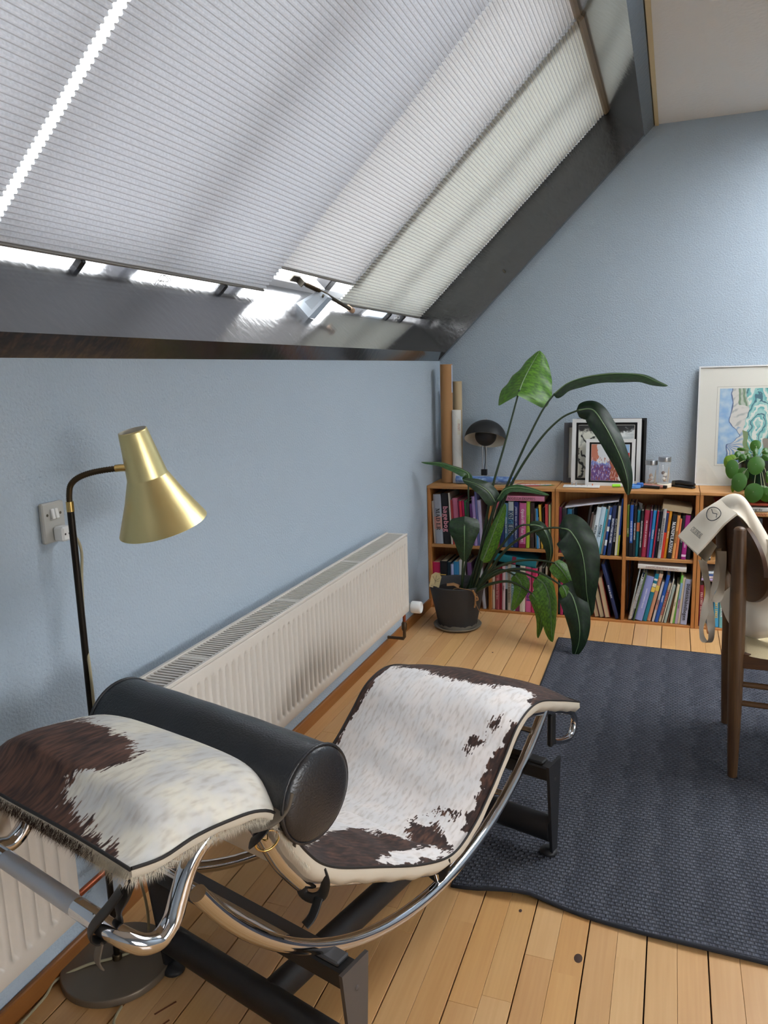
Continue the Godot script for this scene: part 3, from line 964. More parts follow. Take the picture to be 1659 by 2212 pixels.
		strap.call([-.45, .408, .218 * s, -.475, .385, .222 * s, -.492, .374, .218 * s], 0.009, M.strap, 0.25)
		strap.call([-.045, .255, .230 * s, -.043, .232, .226 * s, -.043, .205, .215 * s, -.045, .196, .205 * s, -.048, .205, .19 * s], 0.012, M.strap, 0.3)
		strap.call([-.560, .630, .236 * s, -.575, .612, .228 * s, -.59, .60, .222 * s, -.592, .585, .206 * s, -.582, .578, .196 * s], 0.010, M.strap, 0.3)
	strap.call([-.545, .668, .246, -.556, .642, .242, -.578, .628, .232, -.615, .634, .225], 0.016, M.strap_worn, 0.15)
	strap.call([-.566, .610, .226, -.556, .628, .232, -.540, .624, .240, -.530, .598, .243, -.530, .560, .240], 0.008, M.strap_worn, 0.3)
	var bk := MB.new()
	var ring := []
	for i in 24:
		var an := TAU * i / 24.0
		ring.append(Vector3(-0.575 + 0.021 * cos(an) * (1.0 - 0.15 * absf(sin(an))), 0.588 + 0.017 * sin(an), 0.226 + 0.006 * cos(an)))
	bk.tube(ring, 0.0022, 8, true)
	put("buckle", bk, M.brass_bright, o)
	# --- bolster
	var b := thing("bolster", "long black leather bolster cushion lying across the chaise near its head end", "bolster", Transform3D(xf.basis, xf * Vector3(-0.480, 0.632, 0)))
	var r := 0.083
	var prof := []
	for i in 7: prof.append(Vector2(r * sin(PI / 2 * i / 6.0) * 0.92 if i < 6 else r * 0.955, -0.284 - 0.016 * cos(PI / 2 * i / 6.0)))
	for i in 26:
		var t := i / 25.0
		prof.append(Vector2(r * (0.985 + 0.025 * sin(PI * t) + 0.004 * sin(t * 31.0)), lerpf(-0.278, 0.246, t)))
	for i in 7: prof.append(Vector2(r * 0.955 if i == 0 else r * cos(PI / 2 * i / 6.0) * 0.97, 0.250 + 0.016 * sin(PI / 2 * i / 6.0)))
	var bm := MB.new()
	bm.lathe(prof, 44, Transform3D(Basis(Vector3.RIGHT, PI / 2), Vector3.ZERO))
	put("cover", bm, M.leather, b)
	for e in [-0.281, 0.249]:
		var pts := []
		for i in 44: pts.append(Vector3(r * 0.985 * cos(TAU * i / 44.0), r * 0.985 * sin(TAU * i / 44.0), e))
		var pm := MB.new()
		pm.tube(pts, 0.0032, 8, true)
		put("piping", pm, M.leather, b)
	var sl := MB.new()
	sl.tube([Vector3(-0.0795, -0.0275, 0.246), Vector3(-0.0805, -0.028, 0.1), Vector3(-0.0805, -0.028, -0.1), Vector3(-0.0795, -0.0275, -0.27)], 0.0016, 6)
	put("seam", sl, M.leather, b)
	var fm := MB.new()
	fm.grid([[Vector3(-0.080, -0.02, -0.27), Vector3(-0.080, -0.02, 0.23)], [Vector3(-0.086, -0.010, -0.268), Vector3(-0.086, -0.010, 0.228)], [Vector3(-0.098, 0.004, -0.265), Vector3(-0.098, 0.004, 0.222)], [Vector3(-0.112, 0.014, -0.262), Vector3(-0.112, 0.014, 0.218)]])
	put("flap", fm, M.leather, b)

const BOOK_SPOTS := ["on the top shelf below the cardboard tubes", "on the top shelf below the red paper cutout", "on the bottom shelf behind the grey plant pot", "on the bottom shelf behind the drooping leaves", "on the top shelf below the framed paintings", "on the top shelf below the glass jars", "on the bottom shelf around the big drooping leaf", "on the bottom shelf with the spiral binder", "on the bottom shelf behind the tote bag strap"]

# one row a book: place | colour | left edge | thickness | height | lean (degrees) | shelf height | front | description | lettering | its colour | its size
const BOOKS := [
	"0|d8d6d0|0.0286|0.0110|0.239|-2.4|0.368|0.272|thin white book|||0|",
	"0|a3a9b4|0.0402|0.0437|0.280|-2.4|0.368|0.278|tall silver grey cookbook|MAD LR|2c2d33|0.5|.30:.55:c58f84",
	"0|17171b|0.0857|0.0415|0.286|-2.4|0.368|0.275|thick black cookbook titled bagebog|bagebog|e79aa6|0.62|",
	"0|d9d5c8|0.1309|0.0084|0.289|-3.0|0.368|0.279|white book wedged beside the black cookbook|||0|",
	"0|b03a3a|0.1417|0.0084|0.250|-3.3|0.368|0.279|slim red book|||0|",
	"0|d77d9c|0.1518|0.0286|0.260|-3.5|0.368|0.269|pink book titled Jul|Jul|5d1f2e|0.75|",
	"0|7a2350|0.1819|0.0095|0.247|-3.7|0.368|0.268|dark plum book|||0|",
	"0|cf2a44|0.1921|0.0130|0.247|-3.7|0.368|0.283|red book|||0|",
	"0|d02c6c|0.2057|0.0125|0.248|-3.6|0.368|0.273|magenta red book|||0|",
	"0|2f8650|0.2191|0.0144|0.248|-3.6|0.368|0.272|green book titled Mit køkken|MIT KØKKEN|f0f0e8|0.55|",
	"0|3b3440|0.2347|0.0118|0.242|-3.7|0.368|0.286|dark grey book|||0|",
	"0|7b4a93|0.2489|0.0153|0.233|-3.5|0.368|0.276|purple book titled Gluten|Gluten|e9e2ee|0.5|",
	"0|a58cc0|0.2649|0.0157|0.274|-3.5|0.368|0.283|lilac book titled Brød|BRØD|f5f3f7|0.75|",
	"0|6f75ad|0.2819|0.0128|0.300|-3.6|0.368|0.277|tall slate blue book|||0|",
	"0|c3b9d6|0.2960|0.0175|0.254|-3.7|0.368|0.280|pale lilac book|||0|",
	"1|dcd8cc|0.3673|0.0132|0.216|-0.3|0.370|0.271|cream book behind the plant stems|||0|",
	"1|cf6d7c|0.3821|0.0208|0.249|0.7|0.370|0.279|dusty pink book|||0|",
	"1|1d2f66|0.4043|0.0230|0.241|0.6|0.370|0.284|navy book|Chef|dfe4ee|0.5|",
	"1|5b8cae|0.4291|0.0192|0.241|0.3|0.370|0.277|steel blue book|Cheeky god mad|e3edf2|0.42|",
	"1|b9c4c6|0.4501|0.0278|0.250|0.3|0.370|0.281|white and blue book titled Køgebog|KØGEBOG|1f3f6a|0.85|.0:.28:28508c;.52:.62:5f9cc4",
	"1|1c2468|0.4789|0.0240|0.250|0.8|0.370|0.280|navy cookbook with white capitals|JAMIES MAD PÅ 30 MINUTTER|c9cfe6|0.5|",
	"1|c97f95|0.5035|0.0045|0.247|0.8|0.370|0.269|very thin pink booklet|||0|",
	"1|d1649c|0.5092|0.0343|0.244|0.8|0.370|0.282|thick pink book with script title|Opskrifter for livet|f6e4ee|0.42|.0:.09:9c2350",
	"1|a9c43b|0.5458|0.0180|0.254|0.5|0.370|0.279|lime green book|TILLIEF ES SKAL|6d8420|0.5|",
	"1|3a2a2c|0.5660|0.0224|0.246|0.2|0.370|0.273|dark brown book|CHOKOLADE KOKKEN|6e4c45|0.4|",
	"1|9fa3a1|0.5950|0.0089|0.216|-1.4|0.370|0.269|grey pamphlet|||0|",
	"1|3c93cf|0.6048|0.0080|0.217|-1.4|0.370|0.284|thin bright blue book|||0|",
	"1|aeb0b2|0.6137|0.0062|0.168|-1.5|0.370|0.277|short grey booklet|||0|",
	"1|e2b843|0.6279|0.0115|0.238|-4.0|0.370|0.281|yellow book leaning near the row end|ANNE OG SØREN|3a3320|0.5|",
	"1|26262a|0.6412|0.0053|0.221|-2.0|0.370|0.284|black notebook|||0|",
	"1|dd4f54|0.6487|0.0161|0.242|-0.7|0.370|0.281|coral red book|||0|",
	"1|c9d69c|0.6681|0.0110|0.241|-0.5|0.370|0.285|pale lime book|||0|",
	"2|cf2660|0.0217|0.0447|0.247|-0.7|0.012|0.275|magenta book|MARIAS MAD|f3d6df|0.3|",
	"2|17171a|0.0670|0.0395|0.257|-0.7|0.012|0.282|thick black book with gold capitals|JAMIE|c9a357|0.75|",
	"2|123341|0.1071|0.0221|0.252|-0.7|0.012|0.276|dark teal book|GASTRO SALATER|a8d0d4|0.3|",
	"2|a9b0d6|0.1297|0.0157|0.243|-0.7|0.012|0.285|pale lavender book|||0|",
	"2|2f7fb0|0.1460|0.0268|0.259|-0.7|0.012|0.284|blue book|SALATER OG|cfe3ef|0.32|",
	"2|d5d3cf|0.1734|0.0218|0.267|-0.7|0.012|0.270|white book|KOGEBOG|3b3b3b|0.4|",
	"2|e0ddd5|0.1958|0.0145|0.259|-0.7|0.012|0.270|pale book half hidden by the stems|||0|",
	"2|6d4a78|0.2288|0.0240|0.255|-2.9|0.012|0.272|purple book half hidden by the stems|||0|",
	"2|b9bcc6|0.3100|0.0189|0.288|-5.7|0.012|0.285|pale grey book leaning beside the pot|||0|",
	"3|d9d6cf|0.3603|0.0158|0.254|0.0|0.012|0.276|white book|BRØD|8f3a3a|0.5|",
	"3|a34f58|0.3767|0.0233|0.239|0.5|0.012|0.279|dusty red book|Et køkken for fire|d9a9ab|0.42|",
	"3|a01f3f|0.4006|0.0137|0.243|0.7|0.012|0.273|crimson book|||0|",
	"3|dcc3cb|0.4150|0.0169|0.249|0.5|0.012|0.277|pale pink book|Kager|3d2b33|0.45|",
	"3|a9c0d2|0.4325|0.0112|0.249|0.5|0.012|0.275|light blue book over a black base|||0|.0:.48:1b1a1c",
	"3|d6d0c4|0.4443|0.0193|0.266|0.5|0.012|0.274|tall cream book|Livretter for hele familien|6b665e|0.5|",
	"3|a3c6d8|0.4642|0.0247|0.261|0.5|0.012|0.279|light blue book titled Easy food|EASY FOOD|4b7386|0.62|",
	"3|343b6e|0.4895|0.0233|0.251|0.6|0.012|0.279|dark blue and plum book|LR|e9c9d8|0.4|.0:.22:7d2a5c",
	"3|dcd6c6|0.5134|0.0286|0.258|0.5|0.012|0.284|cream book|HVERDAG|9a948a|0.4|",
	"3|d9669c|0.5438|0.0316|0.255|0.5|0.012|0.280|pink book titled Mors mad|mors mad|33308f|0.62|",
	"3|d1366c|0.5771|0.0309|0.248|0.7|0.012|0.285|hot pink book|Oh Plum U|f1c8d6|0.5|",
	"3|9c8d86|0.6105|0.0156|0.255|1.7|0.012|0.283|taupe book|||0|",
	"3|23201f|0.6285|0.0108|0.253|1.5|0.012|0.286|black book|||0|",
	"3|d8d2c2|0.6417|0.0100|0.259|2.4|0.012|0.280|pale book next to the divider|||0|",
	"4|8e2a66|0.7212|0.0156|0.243|-0.6|0.354|0.271|purple book|VED VEJS ENDE|f2e3ee|0.42|",
	"4|26262c|0.7374|0.0237|0.239|-0.6|0.354|0.283|broad black binder|||0|",
	"4|1a6689|0.7617|0.0227|0.237|0.2|0.354|0.285|petrol blue book|OG ALTID|f2f6f8|0.5|",
	"4|15283a|0.7850|0.0106|0.236|0.1|0.354|0.284|dark navy book|||0|",
	"4|231d1d|0.8396|0.0124|0.252|7.9|0.354|0.278|black and white book leaning|VORT DANSK|e9e6df|0.5|",
	"4|54423c|0.8533|0.0112|0.222|8.6|0.354|0.281|brown book leaning|||0|",
	"4|dedcd4|0.8660|0.0099|0.209|8.5|0.354|0.272|white book leaning|||0|",
	"4|cfdbe2|0.8778|0.0206|0.253|8.2|0.354|0.283|pale blue book titled Poetik one|POETIK 1|2b3b44|0.5|",
	"4|b7cfde|0.9000|0.0223|0.254|8.1|0.354|0.278|pale blue book titled Poetik two|POETIK 2|2b3b44|0.5|",
	"4|4fb6c7|0.9239|0.0085|0.242|8.0|0.354|0.273|turquoise book leaning|||0|",
	"4|dcd9cd|0.9342|0.0094|0.258|7.7|0.354|0.269|thin cream book leaning|||0|",
	"4|2b4f94|0.9459|0.0116|0.254|7.4|0.354|0.283|blue and white book leaning|||0|.2:.32:dfe5ea;.5:.6:dfe5ea;.75:.84:c8d8e8",
	"4|1f2c55|0.9664|0.0178|0.263|5.6|0.354|0.286|navy physics textbook|KOPPS FYSIK OG KEMI|dfe4ee|0.5|",
	"4|15181f|0.9861|0.0169|0.263|4.4|0.354|0.270|black physics textbook|KOPPS FYSIK OG KEMI|dfe4ee|0.5|",
	"4|e0d7b8|1.0035|0.0060|0.262|3.6|0.354|0.282|thin cream book upright|||0|",
	"4|dedede|1.0100|0.0053|0.261|3.5|0.354|0.275|thin white book upright|||0|",
	"4|2450b0|1.0158|0.0088|0.298|3.5|0.354|0.271|blue and lime book beside the divider|||0|.0:.36:b5c334",
	"5|6f8f35|1.0621|0.0126|0.269|-0.4|0.352|0.273|green and black paperback|DANSK|e7eecd|0.5|.0:.38:16161a",
	"5|2256ae|1.0753|0.0163|0.270|-0.0|0.352|0.282|blue and black book|DANSK MED EN TVIST|e2ebf6|0.42|.0:.27:17171c",
	"5|1b1b20|1.0922|0.0123|0.269|0.8|0.352|0.284|black book with white lettering|DANSK MED NYE BØGER|eeeeee|0.45|",
	"5|1c8391|1.1051|0.0153|0.241|1.5|0.352|0.269|teal book with an orange band|||0|.55:.74:e27a55",
	"5|19191d|1.1210|0.0129|0.242|2.0|0.352|0.279|black book titled Relationer|RELATIONSKOMPETENCE I KLASSEN|e5e5e5|0.45|",
	"5|b2314e|1.1345|0.0260|0.243|3.1|0.352|0.269|thick crimson book|EN VERDEN AF MULIGHEDER|f1d4dc|0.28|",
	"5|6b2a78|1.1611|0.0087|0.244|3.5|0.352|0.281|purple book|LITTERATUR|d9bfe0|0.4|",
	"5|2a93d4|1.1704|0.0164|0.244|4.2|0.352|0.274|bright blue book|SAMTALER|eaf4fb|0.42|",
	"5|c8324a|1.1874|0.0064|0.244|4.9|0.352|0.284|slim red book|||0|",
	"5|4a1f52|1.1944|0.0036|0.243|4.9|0.352|0.286|slim aubergine book|||0|",
	"5|18181b|1.1987|0.0136|0.242|5.1|0.352|0.277|black book with grey lettering|LÆS OG FORSTÅ|d8d8d8|0.45|",
	"5|b8b5b2|1.2129|0.0163|0.257|5.1|0.352|0.286|light grey book|MATEMATISK KOMPETENCE|4a4a4c|0.5|",
	"5|cf3420|1.2301|0.0117|0.242|4.9|0.352|0.274|red and blue book|||0|.55:.97:26345f",
	"5|e39a22|1.2424|0.0144|0.243|5.0|0.352|0.269|orange yellow book|DIDAKTIK|f7e8c5|0.4|",
	"5|17171a|1.2573|0.0224|0.224|5.7|0.352|0.279|black book titled Manipulation|MANIPULATION|f2f2f2|0.62|",
	"5|e8a35c|1.2803|0.0156|0.223|5.3|0.352|0.269|light orange book|PÆDAGOGIK|6b4a24|0.45|",
	"5|e8824f|1.2965|0.0122|0.207|4.9|0.352|0.272|salmon orange book|||0|",
	"5|1d1d24|1.3093|0.0151|0.222|4.2|0.352|0.275|black book beside the magenta one|FRA FAGET|d0d0d6|0.42|",
	"5|a5207c|1.3249|0.0217|0.226|4.0|0.352|0.279|magenta book with white emblem|TEKSTLABORATORIET|f0d5e8|0.34|.06:.11:e9c8de",
	"5|1b1716|1.3472|0.0212|0.224|3.6|0.352|0.271|dark book at the end behind the bag|||0|",
	"6|1f6478|0.7198|0.0114|0.299|-0.2|0.012|0.269|teal book|||0|",
	"6|a7285c|0.7318|0.0137|0.290|-0.2|0.012|0.284|crimson pink book|||0|",
	"6|3a2233|0.7461|0.0203|0.281|-0.2|0.012|0.274|aubergine book|||0|",
	"6|a7a18e|0.7669|0.0129|0.284|-0.2|0.012|0.285|beige book|||0|",
	"6|8f9088|0.7804|0.0075|0.285|-0.2|0.012|0.284|grey book|||0|",
	"6|234a55|0.7885|0.0080|0.300|-0.2|0.012|0.275|dark petrol book|||0|",
	"6|bf2f57|0.8057|0.0163|0.274|-0.2|0.012|0.276|red pink book titled Den store|DEN STORE|f5e9e2|0.62|",
	"6|e09a98|0.8238|0.0097|0.273|-0.2|0.012|0.277|light pink book|||0|",
	"6|7c2030|0.9131|0.0229|0.218|-12.8|0.012|0.280|fore-edge of the first tilted white-paged book|||0|",
	"6|26262a|0.9384|0.0242|0.220|-12.5|0.012|0.279|fore-edge of the second tilted white-paged book|||0|",
	"6|8a2020|0.9653|0.0257|0.221|-12.0|0.012|0.278|fore-edge of the third tilted white-paged book|||0|",
	"6|182a58|1.0163|0.0178|0.300|-15.1|0.012|0.279|navy book leaning steeply in the corner|MAD & GLÆDE|d5dcec|0.42|",
	"7|bfb0c4|1.0603|0.0039|0.304|0.4|0.012|0.112|lilac magazine|||0|",
	"7|c8862e|1.0648|0.0044|0.306|1.5|0.012|0.112|orange magazine|||0|",
	"7|6a6f8f|1.0698|0.0034|0.304|2.6|0.012|0.112|grey blue magazine|||0|",
	"7|22242c|1.0738|0.0034|0.297|3.8|0.012|0.112|black magazine|||0|",
	"7|b9cdd6|1.0807|0.0065|0.295|10.0|0.012|0.272|pale blue ringbinder sheet|||0|",
	"7|1c2f48|1.0907|0.0128|0.263|12.1|0.012|0.273|navy and white patterned book|||0|.25:.86:aeb9c4",
	"7|4b6a3c|1.1052|0.0066|0.263|11.9|0.012|0.286|thin dark green book|||0|",
	"7|8f9bd6|1.1135|0.0365|0.244|12.5|0.012|0.277|thick periwinkle book|DANSKE STEMMER I SKOLEN|eef0fa|0.16|",
	"7|127a92|1.1525|0.0183|0.261|12.3|0.012|0.278|teal book with white and yellow stickers|||0|.62:.72:e5c95c;.73:.80:d9d5c0;.86:.90:e8e4d8",
	"7|d79a78|1.1727|0.0178|0.260|12.2|0.012|0.268|peach book with yellow stickers|||0|.64:.75:e5c95c;.92:1.0:dcc4b0",
	"7|c4c3c9|1.1965|0.0114|0.218|11.8|0.012|0.275|silver grey book|LÆSEBOG|3f4048|0.4|.30:.55:c58f84",
	"7|1f56ad|1.2099|0.0163|0.257|12.0|0.012|0.278|royal blue book|PISANYT|e6eef8|0.4|",
	"7|d9c9a9|1.2289|0.0134|0.213|12.3|0.012|0.268|book lettered in red Læreren som leder|LÆREREN SOM LEDER|b3262e|0.72|",
	"7|d8d3c2|1.2450|0.0051|0.237|11.9|0.012|0.279|thin cream booklet|||0|",
	"7|9fb0aa|1.2544|0.0127|0.201|11.2|0.012|0.279|grey green book|||0|",
	"7|6e4a34|1.2709|0.0083|0.169|10.2|0.012|0.269|short brown book|||0|",
	"7|d9cfb2|1.2847|0.0121|0.209|8.1|0.012|0.279|cream book|SPROG|5a5648|0.4|",
	"7|77bd52|1.2975|0.0103|0.258|7.7|0.012|0.276|bright green book|NYE VEJE|34502a|0.42|",
	"7|86a9c6|1.3083|0.0116|0.217|5.4|0.012|0.280|blue and mauve book|DANSK CRIMI|8a2b6a|0.5|.0:.58:b3a0b8",
	"7|d6c8ae|1.3205|0.0135|0.244|4.4|0.012|0.274|cream book beside the handbook|||0|",
	"7|aab0cc|1.3345|0.0301|0.239|4.3|0.012|0.281|thick lilac blue book titled Didaktikhåndbogen|Didaktikhåndbogen|23262f|0.7|",
	"8|8a2338|1.4220|0.0188|0.214|-0.9|0.012|0.281|dark red book about leadership|FRA CHEF TIL LEDER|e6c2b4|0.5|",
	"8|c9a236|1.4414|0.0125|0.205|-0.6|0.012|0.268|mustard book|||0|",
	"8|5f6b78|1.4546|0.0281|0.202|-0.7|0.012|0.269|slate book mostly behind the strap|||0|",
	"8|3f9fcf|1.4913|0.0232|0.212|-1.4|0.012|0.280|sky blue book with yellow top|PROJEKT LYKKE|e8c64a|0.5|.93:1.0:e5c23a",
	"8|6fb4ba|1.5164|0.0216|0.214|-1.3|0.012|0.285|aqua book|SLUTSPURTEN|e6f0ee|0.5|",
	"8|d8d6d0|1.5399|0.0117|0.191|-1.6|0.012|0.273|white book near the chair back|||0|",
	"8|d98d4a|1.5534|0.0135|0.189|-1.9|0.012|0.276|orange book near the chair back|||0|",
]

# big plant: leaf = [kind, tone, half width, fold, facing, midrib points from the stalk to the tip]
const LEAVES := [
	["broad top leaf", 1, 0.165, 30, Vector3(-0.043, 0.723, 0.689), [Vector3(0.550, 1.214, 0.500), Vector3(0.560, 1.266, 0.440), Vector3(0.579, 1.322, 0.380), Vector3(0.598, 1.370, 0.330), Vector3(0.616, 1.408, 0.300)]],
	["long arching leaf", 0, 0.052, 24, Vector3(-0.188, 0.865, 0.466), [Vector3(0.724, 1.198, 0.520), Vector3(0.784, 1.245, 0.530), Vector3(0.865, 1.272, 0.550), Vector3(0.988, 1.286, 0.580), Vector3(1.112, 1.279, 0.620), Vector3(1.182, 1.251, 0.650), Vector3(1.237, 1.228, 0.670)]],
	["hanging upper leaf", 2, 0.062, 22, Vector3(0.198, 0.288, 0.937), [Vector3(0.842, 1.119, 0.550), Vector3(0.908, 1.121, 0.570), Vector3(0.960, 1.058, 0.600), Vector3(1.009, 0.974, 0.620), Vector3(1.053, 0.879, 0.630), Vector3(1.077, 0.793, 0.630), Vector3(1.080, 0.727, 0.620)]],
	["pale leaf by the tubes", 3, 0.036, 20, Vector3(0.409, 0.833, 0.373), [Vector3(0.294, 0.756, 0.520), Vector3(0.290, 0.803, 0.520), Vector3(0.232, 0.832, 0.530), Vector3(0.149, 0.856, 0.540), Vector3(0.052, 0.861, 0.550)]],
	["low leaf before the shelf edge", 0, 0.048, 10, Vector3(0.436, 0.477, 0.763), [Vector3(0.450, 0.671, 0.600), Vector3(0.415, 0.724, 0.600), Vector3(0.359, 0.761, 0.610), Vector3(0.291, 0.784, 0.620)]],
	["narrow leaf at shelf height", 3, 0.030, 16, Vector3(-0.195, 0.811, 0.552), [Vector3(0.466, 0.691, 0.620), Vector3(0.503, 0.740, 0.630), Vector3(0.562, 0.756, 0.640), Vector3(0.642, 0.746, 0.650), Vector3(0.723, 0.725, 0.660)]],
	["heart-shaped front leaf", 0, 0.078, 12, Vector3(0.250, 0.081, 0.965), [Vector3(0.317, 0.572, 0.700), Vector3(0.320, 0.536, 0.715), Vector3(0.321, 0.479, 0.720), Vector3(0.318, 0.388, 0.715)]],
	["upright folded leaf", 1, 0.046, 30, Vector3(-0.185, 0.137, 0.973), [Vector3(0.397, 0.382, 0.660), Vector3(0.428, 0.459, 0.660), Vector3(0.458, 0.542, 0.660), Vector3(0.484, 0.611, 0.650), Vector3(0.507, 0.673, 0.640)]],
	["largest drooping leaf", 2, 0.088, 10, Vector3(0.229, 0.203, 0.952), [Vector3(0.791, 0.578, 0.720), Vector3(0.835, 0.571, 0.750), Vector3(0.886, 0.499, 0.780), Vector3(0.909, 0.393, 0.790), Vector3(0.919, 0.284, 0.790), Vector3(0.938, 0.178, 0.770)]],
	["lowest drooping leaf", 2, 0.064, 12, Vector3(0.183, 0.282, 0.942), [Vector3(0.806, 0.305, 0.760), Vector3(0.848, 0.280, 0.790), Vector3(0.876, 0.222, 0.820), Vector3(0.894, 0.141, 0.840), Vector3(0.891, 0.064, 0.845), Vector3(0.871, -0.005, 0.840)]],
	["bright rippled leaf", 1, 0.066, 26, Vector3(0.545, 0.259, 0.797), [Vector3(0.675, 0.320, 0.700), Vector3(0.713, 0.301, 0.720), Vector3(0.739, 0.244, 0.740), Vector3(0.750, 0.167, 0.750), Vector3(0.753, 0.087, 0.750), Vector3(0.758, 0.021, 0.740)]],
	["slim hanging leaf", 1, 0.034, 26, Vector3(0.451, 0.106, 0.886), [Vector3(0.651, 0.242, 0.700), Vector3(0.681, 0.208, 0.710), Vector3(0.701, 0.147, 0.720), Vector3(0.697, 0.090, 0.720), Vector3(0.683, 0.022, 0.710)]],
	["small triangular leaf", 1, 0.042, 14, Vector3(0.030, 0.112, 0.993), [Vector3(0.565, 0.324, 0.680), Vector3(0.597, 0.284, 0.690), Vector3(0.585, 0.225, 0.700), Vector3(0.553, 0.149, 0.700)]],
	["dark folded leaf", 0, 0.042, 30, Vector3(0.530, 0.356, 0.770), [Vector3(0.635, 0.576, 0.660), Vector3(0.686, 0.571, 0.670), Vector3(0.721, 0.524, 0.680), Vector3(0.738, 0.455, 0.690), Vector3(0.726, 0.376, 0.690)]],
	["leaf before the pink books", 1, 0.046, 16, Vector3(0.347, 0.436, 0.831), [Vector3(0.763, 0.407, 0.720), Vector3(0.795, 0.377, 0.730), Vector3(0.824, 0.341, 0.740), Vector3(0.846, 0.302, 0.740)]],
	["small light folded leaf", 1, 0.026, 20, Vector3(0.363, 0.097, 0.927), [Vector3(0.806, 0.313, 0.780), Vector3(0.823, 0.287, 0.790), Vector3(0.825, 0.252, 0.790), Vector3(0.809, 0.208, 0.790)]],
]

const STALKS := [
	[Vector3(0.299, 0.214, 0.600), Vector3(0.364, 0.392, 0.590), Vector3(0.423, 0.722, 0.560), Vector3(0.483, 0.952, 0.530), Vector3(0.550, 1.218, 0.500)],
	[Vector3(0.316, 0.210, 0.600), Vector3(0.402, 0.444, 0.600), Vector3(0.481, 0.692, 0.580), Vector3(0.579, 0.932, 0.550), Vector3(0.664, 1.111, 0.530), Vector3(0.724, 1.198, 0.520)],
	[Vector3(0.331, 0.209, 0.610), Vector3(0.428, 0.483, 0.610), Vector3(0.518, 0.741, 0.590), Vector3(0.649, 0.961, 0.570), Vector3(0.757, 1.078, 0.560), Vector3(0.842, 1.119, 0.550)],
	[Vector3(0.262, 0.196, 0.580), Vector3(0.291, 0.380, 0.560), Vector3(0.295, 0.571, 0.540), Vector3(0.294, 0.756, 0.520)],
	[Vector3(0.314, 0.211, 0.620), Vector3(0.383, 0.448, 0.620), Vector3(0.450, 0.671, 0.600)],
	[Vector3(0.324, 0.212, 0.620), Vector3(0.395, 0.448, 0.620), Vector3(0.466, 0.691, 0.620)],
	[Vector3(0.285, 0.210, 0.640), Vector3(0.299, 0.326, 0.680), Vector3(0.314, 0.463, 0.705), Vector3(0.317, 0.572, 0.700)],
	[Vector3(0.343, 0.214, 0.640), Vector3(0.377, 0.302, 0.660), Vector3(0.397, 0.382, 0.660)],
	[Vector3(0.350, 0.219, 0.640), Vector3(0.434, 0.336, 0.660), Vector3(0.536, 0.469, 0.680), Vector3(0.651, 0.550, 0.700), Vector3(0.740, 0.576, 0.710), Vector3(0.791, 0.578, 0.720)],
	[Vector3(0.350, 0.212, 0.640), Vector3(0.439, 0.303, 0.660), Vector3(0.560, 0.359, 0.690), Vector3(0.679, 0.361, 0.730), Vector3(0.748, 0.339, 0.750), Vector3(0.806, 0.305, 0.760)],
	[Vector3(0.350, 0.209, 0.640), Vector3(0.415, 0.292, 0.660), Vector3(0.513, 0.346, 0.680), Vector3(0.606, 0.341, 0.690), Vector3(0.675, 0.320, 0.700)],
	[Vector3(0.348, 0.207, 0.640), Vector3(0.427, 0.262, 0.660), Vector3(0.524, 0.291, 0.680), Vector3(0.595, 0.275, 0.690), Vector3(0.651, 0.242, 0.700)],
	[Vector3(0.343, 0.209, 0.640), Vector3(0.415, 0.297, 0.660), Vector3(0.488, 0.347, 0.670), Vector3(0.565, 0.324, 0.680)],
	[Vector3(0.350, 0.214, 0.630), Vector3(0.434, 0.372, 0.640), Vector3(0.507, 0.484, 0.650), Vector3(0.576, 0.563, 0.655), Vector3(0.635, 0.576, 0.660)],
	[Vector3(0.350, 0.214, 0.640), Vector3(0.439, 0.332, 0.660), Vector3(0.560, 0.396, 0.690), Vector3(0.676, 0.415, 0.710), Vector3(0.763, 0.407, 0.720)],
]

# round leaves: centre, half width, half height, tone
const ROUND_LEAVES := [
	[Vector3(1.539, 0.813, 0.270), 0.0303, 0.0454, 0],
	[Vector3(1.641, 0.835, 0.300), 0.0386, 0.0442, 0],
	[Vector3(1.572, 0.754, 0.300), 0.0358, 0.0452, 0],
	[Vector3(1.634, 0.710, 0.340), 0.0427, 0.0459, 0],
	[Vector3(1.645, 0.916, 0.170), 0.0271, 0.0291, 0],
	[Vector3(1.566, 0.871, 0.200), 0.0163, 0.0240, 0],
	[Vector3(1.586, 0.862, 0.230), 0.0201, 0.0191, 0],
	[Vector3(1.524, 0.841, 0.220), 0.0230, 0.0316, 1],
	[Vector3(1.544, 0.860, 0.200), 0.0202, 0.0154, 1],
	[Vector3(1.611, 0.870, 0.220), 0.0144, 0.0182, 0],
	[Vector3(1.589, 0.777, 0.240), 0.0306, 0.0401, 0],
	[Vector3(1.547, 0.719, 0.270), 0.0095, 0.0209, 1],
	[Vector3(1.689, 0.701, 0.330), 0.0357, 0.0338, 0],
	[Vector3(1.689, 0.890, 0.200), 0.0164, 0.0212, 0],
	[Vector3(1.589, 0.897, 0.160), 0.0252, 0.0087, 0],
	[Vector3(1.643, 0.887, 0.210), 0.0125, 0.0240, 0],
	[Vector3(1.692, 0.782, 0.300), 0.0076, 0.0283, 0],
	[Vector3(1.696, 0.864, 0.220), 0.0250, 0.0173, 0],
	[Vector3(1.673, 0.723, 0.300), 0.0284, 0.0170, 0],
]

